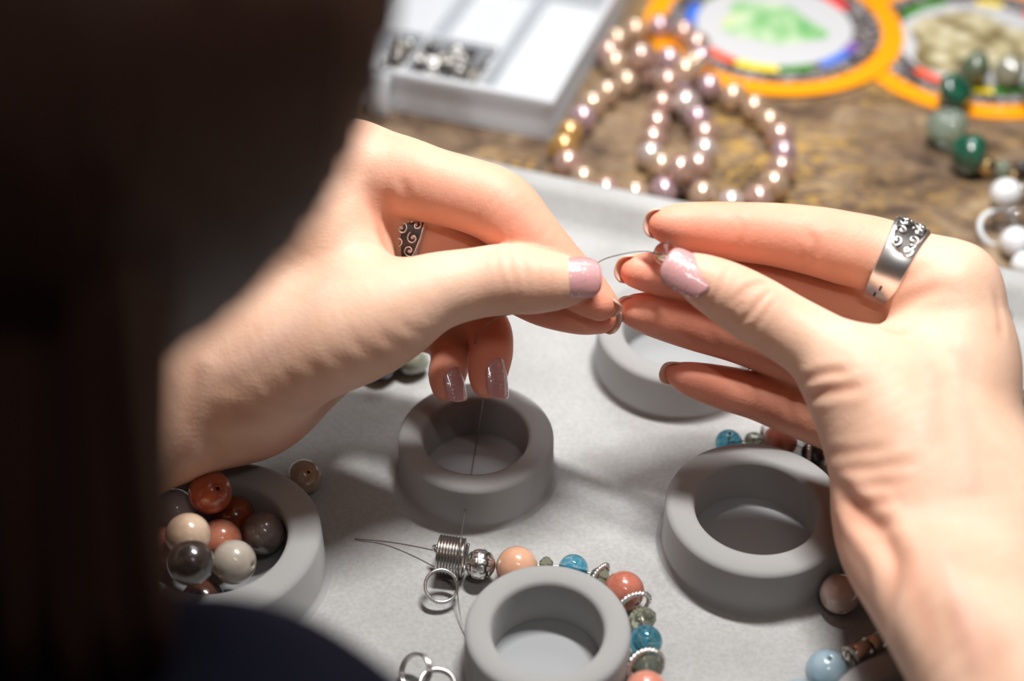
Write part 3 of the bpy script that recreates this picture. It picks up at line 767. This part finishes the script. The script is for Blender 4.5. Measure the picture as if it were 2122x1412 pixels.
seqA = [('silver', 995, 1170, 32), ('peach', 1071, 1176, 44), ('fac_o', 1132, 1172, 19), ('blueglass', 1188, 1180, 31), ('fac_o', 1243, 1196, 24), ('rose', 1293, 1226, 43),
        ('fac_p', 1331, 1284, 31), ('blueglass', 1335, 1330, 34), ('fac_o', 1333, 1382, 34), ('salmon', 1297, 1418, 46), ('fac_p', 1250, 1470, 30), ('blueglass', 1195, 1500, 32)]
pos = []
for _, a, b, r in seqA:
    p, rm = on_floor(a, b, r); pos.append((P(a, b, max(rm + .1, 5.4)), rm))
cA = PC['A'][0]
for i in range(len(pos)):                                   # keep the beads clear of the post
    p, r = pos[i]; q = p[:2] - cA[:2]; l = np.linalg.norm(q); lim = 20.4 + r * (1 if r > 4.5 else .8)
    if l < lim: pos[i] = (np.array([*(cA[:2] + q / l * lim), p[2]]), r)
for i, ((kind, *_), (p, r)) in enumerate(zip(seqA, pos)):
    a = pos[max(0, i - 1)][0]; b = pos[min(len(pos) - 1, i + 1)][0]; Q = rot_to(b - a)
    if kind == 'silver':
        n, m = 72, 48; V = []; F = []
        for j in range(m + 1):
            t = math.pi * (.03 + .94 * j / m)
            for k in range(n):
                u = 2 * math.pi * k / n
                fx = abs(((u * 6 / (2 * math.pi) + (.5 if int(t * 1.9) % 2 else 0)) % 1) - .5); fy = abs(((t * 1.9) % 1) - .5)
                ring = abs(max(fx, fy) * 2 - .55)
                hgt = -.045 if (max(fx, fy) > .43 or ring < .17) and (.5 < t < 2.6) else 0
                rr = 1 + hgt; V.append((rr * math.sin(t) * math.cos(u), rr * math.sin(t) * math.sin(u), rr * math.cos(t)))
        for j in range(m):
            for k in range(n):
                l = (k + 1) % n; F.append((j*n+k, (j+1)*n+k, (j+1)*n+l, j*n+l))
        me = raw_mesh('silver_bead', V, F, M['silver'])
        me.materials.append(M['old_silver'])
        rad = [math.sqrt(sum(x * x for x in v)) for v in V]
        for f in me.polygons:
            if max(rad[k] for k in f.vertices) < .975: f.material_index = 1
        place(me, 'silver_bead', p, Q, r, brA)['label'] = 'engraved silver bead'
    elif kind.startswith('fac'):
        o = place(FACET, 'faceted_bead', p, Q, r, brA, B['oliveglass'] if kind == 'fac_o' else B['paleglass'])
    else:
        place(BEAD, 'bead', p, Q, r, brA, B[kind])
twisted_ring((pos[5][0] * .47 + pos[6][0] * .53), pos[6][0] - pos[5][0], 4.3, .40, 'twisted_ring', brA)
twisted_ring(pos[8][0], pos[9][0] * .7 - pos[8][0] * .7 + np.array([2.5, 0, 2.]), 4.5, .40, 'twisted_ring', brA)
twisted_ring(pos[4][0], pos[5][0] - pos[4][0], 3.4, .34, 'twisted_ring', brA)
thr = spline(np.array([p for p, r in pos]), 5); mesh_obj('string', *tube(thr, .25, 6), M['steel'], brA)
# coil clasp, double jump ring, wire tail
cc = P(936, 1153, 5.2); ax = nrm(np.array([1, -.16, -.05])); Q = np.array(rot_to(ax)); turns = 9; ln = 6.8; rc = 4.6
helix = [cc + Q @ np.array([rc * math.cos(a), rc * math.sin(a), ln * (k / (turns * 24) - .5)]) for k, a in ((k, 2 * math.pi * k / 24) for k in range(turns * 24 + 1))]
mesh_obj('coil', *tube(helix, .40, 6), M['steel'], brA)
jc = P(914, 1216, 4.4); jq = camdir(.12, .32, .9)
for dz in (0, .9): mesh_obj('jump_ring', *tube(torus_pts(jc + jq * dz, jq + CR * .05 * dz, 4.0), .40, 7, True), M['steel'], brA)
mesh_obj('coil_tip', *tube(spline(np.array([P(912, 1146, 6), P(904, 1133, 7), P(898, 1135, 6), P(903, 1144, 5)]), 6), .4, 6), M['steel'], brA)
mesh_obj('wire_tail', *tube(spline(np.array([P(735, 1117, .4), P(800, 1123, 1.0), P(865, 1134, 3.0), P(925, 1147, 5.4)]), 8), .16, 6), M['wire'], brA)
# thread in the hands
wire_pts = [W(1372, 526, 381), W(1330, 521, 383), W(1280, 529, 384), W(1238, 545, 386), W(1180, 590, 389), W(1100, 640, 392.5), W(1030, 659, 397), W(1000, 682, 399), W(986, 700, 402), W(978, 760, 409), W(1000, 822, 410),
            W(990, 900, 415), W(972, 1010, 421), P(956, 1110, 16), P(949, 1180, 9), P(949, 1240, 4), P(960, 1300, 1.2), P(985, 1350, .5), P(1022, 1390, .5), P(1070, 1430, .5)]
wo = mesh_obj('beading_wire', *tube(spline(np.array(wire_pts), 8), .15, 6), M['wire'], origin=wire_pts[13])
tag(wo, 'thin grey beading wire running from the left hand down to the tray', 'wire')
bp_ = W(1379, 526, 381.5); o = place(BEAD, 'held_bead', bp_, rot_to(camdir(-.7, .1, .2)), 2.9, None, B['clear']); tag(o, 'small clear glass bead pinched between right thumb and index finger', 'bead')
# loose jump rings at the bottom edge
for (px, py, dx, lab) in ((862, 1392, -.5, 'silver double jump ring standing upright near the bottom edge, left one'), (906, 1420, .1, 'silver double jump ring at the bottom edge, right of its twin')):
    c = P(px, py, 4.2); root = empty('jump_rings', (c[0], c[1], 0), lab, 'jump ring', 'loose jump rings')
    aq = camdir(dx, .25 if dx < 0 else .75, .75)
    for k in range(2): mesh_obj('ring_wire', *tube(torus_pts(c + aq * (k * .95 - .4), aq, 4.0), .42, 7, True), M['steel'], root)

# bracelet behind the right post
c = P(1565, 903, 3); brC = empty('beaded_bracelet', (c[0], c[1], 0), 'blue, olive and pink bead bracelet lying behind the right post', 'bracelet')
pts = []
for kind, px, py, rp in (('blueglass', 1510, 918, 28), ('oliveglass', 1562, 912, 20), ('rose', 1617, 914, 36), ('dark', 1688, 938, 28), ('pink', 1745, 975, 34)):
    p, r = on_floor(px, py, rp); q = p[:2] - PC['C'][0][:2]; l = np.linalg.norm(q); lim = 22.4 * PC['C'][1] + r * .9
    if l < lim: p = np.array([*(PC['C'][0][:2] + q / l * lim), p[2]])
    pts.append(p); place(FACET if kind == 'oliveglass' else BEAD, 'faceted_bead' if kind == 'oliveglass' else 'bead', p, None, r, brC, B[kind])
for i in (1, 3): twisted_ring(pts[i] + (CR * 2.6 if i == 1 else -CR * 2.0), CR, 3.2, .38, 'twisted_ring', brC)
mesh_obj('string', *tube(spline(np.array(pts), 4), .25, 6), M['steel'], brC)
# sky blue bracelet with magnetic clasp at the bottom right
p, r = on_floor(1714, 1392, 46); brF = empty('clasp_bracelet', (p[0], p[1], 0), 'sky blue bead bracelet with a brown steel magnetic clasp at the bottom right', 'bracelet')
place(BEAD, 'bead', p, None, r, brF, B['sky'])
p2, r2 = on_floor(1655, 1452, 44); place(BEAD, 'bead', p2, None, r2, brF, B['sky'])
a, b = P(1764, 1362, 9), P(1836, 1322, 9); dirc = nrm(b - a)
for k, (t0, t1) in enumerate(((0, .44), (.48, .86))):
    A0 = a + (b - a) * t0; L = np.linalg.norm(b - a) * (t1 - t0)
    V, F = lathe([(1e-3, 0), (2.3, 0), (2.6, .3), (2.6, L - .3), (2.3, L), (1e-3, L)], 28); Q = np.array(rot_to(dirc))
    mesh_obj('clasp', [A0 + Q @ np.array(v) for v in V], F, M['gunmetal'], brF)
V, F = lathe([(1e-3, 0), (1.2, 0), (1.2, 2.5), (1e-3, 2.5)], 16); mesh_obj('clasp_pin', [a + (b - a) * .86 + np.array(rot_to(dirc)) @ np.array(v) for v in V], F, M['silver'], brF)
for i in range(9):
    o_ = P(1755 + random.uniform(-10, 14), 1370 + random.uniform(-22, 18), 7 + random.uniform(-2, 2))
    mesh_obj('chain_link', *tube(torus_pts(o_, rng.normal(size=3), 1.35, 16), .3, 6, True), M['steel'], brF)
# crystal bracelet at the right edge
c = P(2115, 850, 0); brR = empty('crystal_bracelet', (c[0], c[1], 0), 'pale green crystal bracelet at the right edge of the tray', 'bracelet')
pr_ = None
for px, py, rp, mk in ((2118, 828, 24, 'oliveglass'), (2124, 862, 26, 'seaglass'), (2120, 898, 24, 'paleglass'), (2136, 925, 22, 'blueglass'), (2160, 800, 26, 'seaglass'), (2150, 950, 24, 'paleglass')):
    p, r = on_floor(px, py, rp); place(FACET, 'faceted_bead', p, rrot(), r, brR, B[mk])

# ------------------------------------------------------------------ rings on fingers
def finger_ring(ch, i, half, thick, name, label, grp, topdir, wav=0.0, orn=True):
    c = ch[i, :3]; ax = nrm(ch[i + 2, :3] - ch[i - 2, :3]); r = ch[i, 3] + .15
    D = nrm(topdir - ax * np.dot(topdir, ax)); s = np.cross(ax, D)
    root = empty(name, c, label, 'ring', grp)
    n = 96; V = []; F = []
    def hw(a): return half * (1 + wav * math.cos(a) ** 3)
    sec = [(-1, 0), (-1, 1), (-.9, 1.25), (.9, 1.25), (1, 1), (1, 0)]
    for k in range(n):
        a = 2 * math.pi * k / n; h = hw(a)
        for u, w_ in sec:
            rr = r + thick * w_ * .8
            V.append(c + ax * (u * h) + (D * math.cos(a) + s * math.sin(a)) * rr)
    m = len(sec)
    for k in range(n):
        l = (k + 1) % n
        for q in range(m): F.append((k*m+q, k*m+(q+1) % m, l*m+(q+1) % m, l*m+q))
    band = mesh_obj('band', V, F, M['silver'], root)
    for pl in band.data.polygons: pl.use_smooth = True
    if orn:
        # sunken dark plate with raised scrolls on the upper half
        V = []; F = []; na = 40; A = R_(62)
        for k in range(na + 1):
            a = -A + 2 * A * k / na
            e = math.sqrt(max(0, 1 - (a / A) ** 4))
            for u in (-.84, -.4, 0, .4, .84): V.append(c + ax * (u * hw(a) * e) + (D * math.cos(a) + s * math.sin(a)) * (r + thick * 1.06))
        for k in range(na):
            for q in range(4): F.append((k*5+q, k*5+q+1, (k+1)*5+q+1, (k+1)*5+q))
        mesh_obj('dark_plate', V, F, M['old_silver'], root)
        parts = []; rnd = random.Random(3)
        def surf(a, u, h=.2): return c + ax * (u * hw(a)) + (D * math.cos(a) + s * math.sin(a)) * (r + thick * 1.06 + h)
        for g in range(14):
            a0 = -A * .86 + 2 * A * .86 * (g // 2) / 6 + (.07 if g % 2 else -.07); u0 = (.42 if g % 2 else -.42); sg = 1 if (g + g // 2) % 2 else -1
            pts = []
            for k in range(22):
                t = k / 21; rad = .12 + 1.25 * t; th = sg * (t * 8.0 + g)
                pts.append(surf(a0 + rad * math.cos(th) / r * 1.1, u0 + rad * math.sin(th) / half * 1.0, .22))
            parts.append(tube(pts, [.40 - .14 * t / 21 for t in range(22)], 6))
            parts.append(tube([surf(a0, u0, 0), surf(a0, u0, .35)], [.42, .25], 8))
        for side_ in (-1, 1):
            pts = []
            for k in range(na + 1):
                a = -A + 2 * A * k / na; e = math.sqrt(max(0, 1 - (a / A) ** 4)); pts.append(surf(a, side_ * .86 * e, .05))
            parts.append(tube(pts, .28, 6))
        mesh_obj('scroll_relief', *join(parts), M['silver'], root)
    return root, c, ax, D, s, r, hw
ringR, c, ax, D, s, r, hw = finger_ring(r_index, 36, 3.7, .75, 'silver_ring', 'wide silver ring with raised scrollwork on the right index finger', 'finger rings', camdir(.05, .95, .25), .22)
for a, u in ((R_(118), -.05), (R_(133), -.25)):                                # two small notches in the plain part
    for sg in (1, -1):
        d_ = D * math.cos(a) + s * math.sin(a) * sg
        if np.dot(d_, -CF) > .2:
            q = c + ax * (u * 3.3) + d_ * (r + .76); tt = nrm(np.cross(ax, d_))
            V = [q + ax * x * .28 + tt * y * .75 + d_ * z * .12 for x in (-1, 1) for y in (-1, 1) for z in (-1, 1)]
            mesh_obj('notch', V, [(0,1,3,2),(4,6,7,5),(0,4,5,1),(2,3,7,6),(0,2,6,4),(1,5,7,3)], M['old_silver'], ringR, smooth=False)
finger_ring(l_middle, 29, 3.6, .7, 'silver_ring', 'silver leaf-patterned ring on the left middle finger, seen through the gap above the thumb', 'finger rings', camdir(-.1, .3, .95), .1)

# ------------------------------------------------------------------ pearl bracelets on the marble
tints = [simple('pearl_' + n, c, .16, .5, 1.0, sss=.1, sscale=.002, spec=1.0) for n, c in (('blush', (.62, .40, .33)), ('cream', (.66, .47, .33)), ('gold', (.62, .36, .12)), ('mauve', (.55, .38, .42)), ('white', (.72, .60, .56)))]
zp = lambda L: [P(1140 + x / 3.444, 20 + y / 3.444 + 9, TZ + 5.0) for x, y in L]
loops = [
    ([(860,440),(715,415),(545,490),(390,570),(295,655),(225,755),(125,870),(95,1020),(205,1155),(345,1245),(545,1285),(745,1285),(900,1230),(1015,1140),(1085,1020),(1110,905),(1065,770),(965,640)], 'large pearl bracelet lying left, nearest the plastic box'),
    ([(830,575),(775,740),(730,910),(715,1015),(780,1115),(905,1215),(1050,1305),(1240,1345),(1400,1350),(1545,1285),(1615,1180),(1660,1070),(1660,935),(1610,815),(1520,735),(1420,645),(1265,580),(1095,530),(940,500)], 'large pearl bracelet lying right, crossing its neighbour in front of the orange card'),
    ([(475,385),(420,265),(525,155),(705,95),(905,110),(1030,200),(1075,300),(1040,390),(940,455),(820,450),(700,425),(580,430)], 'small pearl bracelet at the back, overlapping the orange card edge')]
done = []
for li, (L, lab) in enumerate(loops):
    q = np.array(zp(L)); q = spline(np.vstack([q, q[:1]]), 10)
    seg = np.r_[0, np.cumsum(np.linalg.norm(np.diff(q, axis=0), axis=1))]; N_ = int(seg[-1] / 9.3)
    cc_ = q.mean(0); root = empty('pearl_bracelet', (cc_[0], cc_[1], TZ), lab, 'bracelet', 'pearl bracelets')
    P0 = [np.array([np.interp(seg[-1] * k / N_, seg, q[:, j]) for j in range(3)]) for k in range(N_)]
    for k, p in enumerate(P0):
        if done:
            dmin = min(np.linalg.norm(p[:2] - d[:2]) for d in done); p[2] += 7.5 * math.exp(-(dmin / 8.0) ** 2)
    for k, p in enumerate(P0):
        tn = P0[(k + 1) % N_] - P0[k - 1]
        place(PEARL, 'pearl', p, rot_to(tn), (5.0 + random.uniform(-.35, .35),) * 2 + (4.75,), root, random.choices(tints, [4, 4, 1.2, 2.5, 2])[0])
    if li < 2:
        mesh_obj('clasp', *tube(torus_pts(P0[0] + np.array([-2, 5, 0]), (0, 0, 1), 2.0, 16), .5, 6, True), M['silver'], root)
    done += P0

# ------------------------------------------------------------------ round printed cards
def annulus(c, r0, r1, a0, a1, z, n=64):
    V = []; F = []; full = a1 - a0 >= 359.9
    for k in range(n + 1):
        a = R_(a0 + (a1 - a0) * k / n)
        V.append((c[0] + r0 * math.cos(a), c[1] + r0 * math.sin(a), z)); V.append((c[0] + r1 * math.cos(a), c[1] + r1 * math.sin(a), z))
    for k in range(n): F.append((2*k, 2*k+1, 2*k+3, 2*k+2))
    return V, F
M['orange'] = simple('orange_print', srgb(255, 160, 8), .35, coat=.3)
M['cardwhite'] = simple('white_print', (.58, .575, .59), .3, coat=.3)
def mat_text():
    m, N, L, b = new_mat('dark_band_print')
    t = noise(N, L, 420, 2); r = ramp(N, L, t.outputs['Fac'], [(.50, (.055, .04, .04)), (.60, (.36, .33, .33))]); L.new(r.outputs[0], b.inputs['Base Color']); b.inputs['Roughness'].default_value = .35
    return m
M['band'] = mat_text(); M['bandbrown'] = simple('brown_print', (.13, .065, .03), .35)
def mat_jade():
    m, N, L, b = new_mat('green_picture')
    t = noise(N, L, 38, 4); t.inputs['Distortion'].default_value = .8
    r = ramp(N, L, t.outputs['Fac'], [(.30, (.10, .36, .12)), (.45, (.26, .50, .22)), (.56, (.55, .66, .46)), (.68, (.60, .60, .20)), (.8, (.75, .75, .72))]); L.new(r.outputs[0], b.inputs['Base Color']); b.inputs['Roughness'].default_value = .3
    return m
def mat_ivory():
    m, N, L, b = new_mat('ivory_picture')
    c = N.new('ShaderNodeTexCoord'); v = N.new('ShaderNodeTexVoronoi'); v.inputs['Scale'].default_value = 130; L.new(c.outputs['Object'], v.inputs['Vector'])
    r = ramp(N, L, v.outputs['Distance'], [(.1, (.72, .66, .50)), (.45, (.50, .43, .25)), (.75, (.20, .15, .07))]); L.new(r.outputs[0], b.inputs['Base Color']); b.inputs['Roughness'].default_value = .3
    return m
def blob(c, rx, ry, rot, z, seed):
    r = random.Random(seed); ph = [r.uniform(0, 6) for _ in range(4)]; V = []
    for k in range(48):
        a = 2 * math.pi * k / 48; q = 1 + .10 * math.sin(3 * a + ph[0]) + .07 * math.sin(5 * a + ph[1])
        x, y = rx * q * math.cos(a), ry * q * math.sin(a)
        V.append((c[0] + x * math.cos(rot) - y * math.sin(rot), c[1] + x * math.sin(rot) + y * math.cos(rot), z))
    return V, [tuple(range(48))]
segcol = dict(red=srgb(235, 40, 25), orange=srgb(235, 75, 20), yellow=srgb(245, 215, 0), green=srgb(60, 135, 40), blue=srgb(65, 115, 215), purple=srgb(130, 90, 170))
SM = {k: simple(k + '_print', v, .35) for k, v in segcol.items()}
for (px, py, rp, z, pic, lab) in ((1603, 52, 266, TZ + 1.6, 'jade', 'round orange-bordered card with a green stone picture'), (2030, 92, 275, TZ + .8, 'ivory', 'round orange-bordered card with ivory beads pictured, at the right edge')):
    c = P(px, py, z); rr = rp * depth(c) / FPX
    root = empty('printed_card', (c[0], c[1], TZ), lab, 'card', 'round printed cards')
    V, F = lathe([(1e-3, TZ - z + .05 + (z - TZ - .8 if z > TZ + 1 else 0)), (rr, TZ - z + .05 + (z - TZ - .8 if z > TZ + 1 else 0)), (rr, 0), (1e-3, 0)], 72)
    mesh_obj('card_disc', [np.array(v) + c for v in V], F, M['orange'], root, smooth=False)
    mesh_obj('dark_band', *annulus(c, rr * .60, rr * .83, 0, 360, z + .05), M['band'], root, smooth=False)
    mesh_obj('white_centre', *annulus(c, .001, rr * .61, 0, 360, z + .1), M['cardwhite'], root, smooth=False)
    for k, a0, a1 in (('orange', 213, 236), ('yellow', 237, 266), ('green', 267, 290), ('blue', 296, 322), ('purple', 323, 335), ('red', 22, 46), ('yellow', 62, 80), ('green', 100, 140), ('blue', 150, 185)):
        mesh_obj('colour_segment', *annulus(c, rr * .60, rr * .69, a0, a1, z + .12, 10), SM[k], root, smooth=False)
    if pic == 'jade': mesh_obj('picture', *blob((c[0] - rr * .02, c[1] + rr * .02), rr * .40, rr * .30, -.5, z + .16, 4), mat_jade(), root, smooth=False)
    else: mesh_obj('picture', *blob((c[0] - rr * .05, c[1] + rr * .02), rr * .50, rr * .44, .2, z + .16, 9), mat_ivory(), root, smooth=False)

# ------------------------------------------------------------------ green stone bracelet and white strand at the right
c = P(1990, 260, TZ); brG = empty('green_stone_bracelet', (c[0], c[1], TZ), 'bracelet of chunky dark green and clear stones lying over the ivory card', 'bracelet')
gp = []
for px, py, rp, mk, k, sq in ((2092, 148, 30, 'sage', 0, 1.0), (2020, 140, 34, 'moss', 1, 1.0), (1978, 188, 36, 'green', 2, 1.05), (1962, 262, 40, 'seaglass', 0, 1.0), (2006, 318, 42, 'green', 1, 1.1), (2150, 190, 34, 'moss', 2, 1), (2160, 260, 34, 'green', 0, 1)):
    p, r = on_floor(px, py, rp, TZ + (1.6 if py < 200 else .2)); gp.append(p)
    place(NUG[k], 'stone', p, rrot(), (r, r * .95, r * sq), brG, B[mk])
V, F = lathe([(1e-3, -2), (2.6, -2), (3.1, -.6), (3.1, .6), (2.6, 2), (1e-3, 2)], 14)
p = P(2045, 345, TZ + 4); mesh_obj('gold_spacer', [p + np.array(rot_to(camdir(1, -.4, 0))) @ np.array(v) for v in V], F, B['gold'], brG, smooth=False)
p = P(1955, 210, TZ + 4); mesh_obj('gold_spacer', [p + np.array(rot_to(camdir(.3, .9, 0))) @ (np.array(v) * .7) for v in V], F, M['silver'], brG, smooth=False)
c = P(2090, 450, TZ); brW = empty('white_bead_strand', (c[0], c[1], TZ), 'strand of white and clear beads at the right edge beside the tray', 'strand')
for px, py, rp, mk, me in ((2085, 402, 33, 'white', BEAD), (2105, 502, 33, 'white', BEAD), (2078, 452, 27, 'clear', FACET), (2110, 450, 26, 'clear', FACET), (2120, 350, 20, 'black', FACET), (2078, 350, 18, 'seaglass', FACET), (2102, 362, 11, 'gold', FACET), (2125, 550, 30, 'white', BEAD), (2130, 400, 24, 'clear', FACET)):
    p, r = on_floor(px, py, rp, TZ); place(me, 'bead' if me is BEAD else 'faceted_bead', p, rrot(), r, brW, B[mk])
ring_c = P(2068, 475, TZ + 2); mesh_obj('white_loop', *tube(torus_pts(ring_c, camdir(.1, .3, .9), 6.0, 30), .9, 8, True), B['white'], brW)

# ------------------------------------------------------------------ compartment box
def mat_plastic():
    m, N, L, b = new_mat('milky_plastic')
    b.inputs['Base Color'].default_value = (.88, .90, .93, 1); b.inputs['Roughness'].default_value = .35
    tr = N.new('ShaderNodeBsdfTranslucent'); tr.inputs[0].default_value = (.90, .92, .95, 1)
    mx = N.new('ShaderNodeMixShader'); mx.inputs[0].default_value = .45; out = N['Material Output']
    L.new(b.outputs[0], mx.inputs[1]); L.new(tr.outputs[0], mx.inputs[2]); L.new(mx.outputs[0], out.inputs[0])
    return m
M['plastic'] = mat_plastic()
FR, FL = P(1140, 293, TZ), P(805, 228, TZ)
bx = nrm(FL - FR); by = np.array([bx[1], -bx[0], 0.0]); by = by if by[1] > 0 else -by
box = empty('compartment_box', FR + bx * 55 + by * 60, 'milky white plastic compartment box with small metal findings inside', 'box')
def bxp(x, y, z): return FR + bx * x + by * y + np.array([0, 0, z])
def slab(x0, x1, y0, y1, z0, z1, name, mat=None):
    V = [bxp(x, y, z) for x in (x0, x1) for y in (y0, y1) for z in (z0, z1)]
    o = mesh_obj(name, V, [(0,1,3,2),(4,6,7,5),(0,4,5,1),(2,3,7,6),(0,2,6,4),(1,5,7,3)], mat or M['plastic'], box, smooth=False)
    md = o.modifiers.new('bevel', 'BEVEL'); md.width = .0005; md.segments = 2
    return o
BW, BD, BH = 118, 135, 17
slab(0, BW, 0, BD, 0.05, 1.5, 'box_base')
slab(0, BW, 0, 1.5, 1.5, BH, 'box_wall'); slab(0, BW, BD - 1.5, BD, 1.5, BH, 'box_wall'); slab(0, 1.5, 1.5, BD - 1.5, 1.5, BH, 'box_wall'); slab(BW - 1.5, BW, 1.5, BD - 1.5, 1.5, BH, 'box_wall')
slab(-1.2, BW, -1.2, 0, BH - 2.2, BH, 'rim_lip'); slab(-1.2, 0, 0, BD, BH - 2.2, BH, 'rim_lip')
for x in (29, 57, 88): slab(x, x + 1.1, 1.5, BD - 1.5, 1.5, BH - 5, 'divider')
for x0, x1 in ((1.5, 29), (30.1, 57), (58.1, 88), (89.1, BW - 1.5)):
    for y in ((34, 90) if x0 > 20 else (90,)): slab(x0, x1, y, y + 1.1, 1.5, BH - 5, 'divider')
# latch flap on the front
V = []; F = []
for k in range(11):
    t = k / 10; x_ = 56 + 5 * math.sin(math.pi * t); 
    for sx in (0, 9):
        for th in (0, 1.3): V.append(bxp(57.5 + sx, -2.2 - 3.0 * math.sin(math.pi * t * .8) - th, BH - 1 - 15.5 * t))
for k in range(10):
    a = 4 * k; b = a + 4
    F += [(a, a+2, b+2, b), (a+1, b+1, b+3, a+3), (a, b, b+1, a+1), (a+2, a+3, b+3, b+2)]
F += [(0, 1, 3, 2), (40, 42, 43, 41)]
mesh_obj('latch', V, F, M['plastic'], box)
# small findings in the compartments
sp_me = raw_mesh('spacer', *lathe([(1.2 + .7 * math.cos(2*math.pi*k/8), .55 * math.sin(2*math.pi*k/8)) for k in range(8)], 14, True), M['silver'])
M['pewter'] = simple('pewter', (.30, .28, .25), .35, 1)
def pile(n, x0, x1, y0, y1, lab, grp, h=6, s=1.2):
    for i in range(n):
        x, y = random.uniform(x0, x1), random.uniform(y0, y1); hh = 2.4 + h * (i / n)
        tag(place(sp_me, 'metal_spacer', bxp(x, y, hh), rrot(), s * random.uniform(.9, 1.3), None, random.choice([M['pewter'], M['pewter'], M['pewter'], M['old_silver'], M['old_silver'], M['silver']])), lab, 'spacer', grp)
pile(130, 31.5, 55, 3.5, 32, 'tiny pewter ring spacer in the heap at the front of the plastic box', 'ring spacers heaped in the box front', 9, .95)
pile(30, 60, 70, 14, 32, 'tiny pewter ring spacer in the small heap beside the hair', 'ring spacers heaped beside the hair', 7)
pile(14, 4, 24, 95, 100, 'tiny pewter ring spacer in the far row of the box', 'ring spacers at the far end of the box', 3)
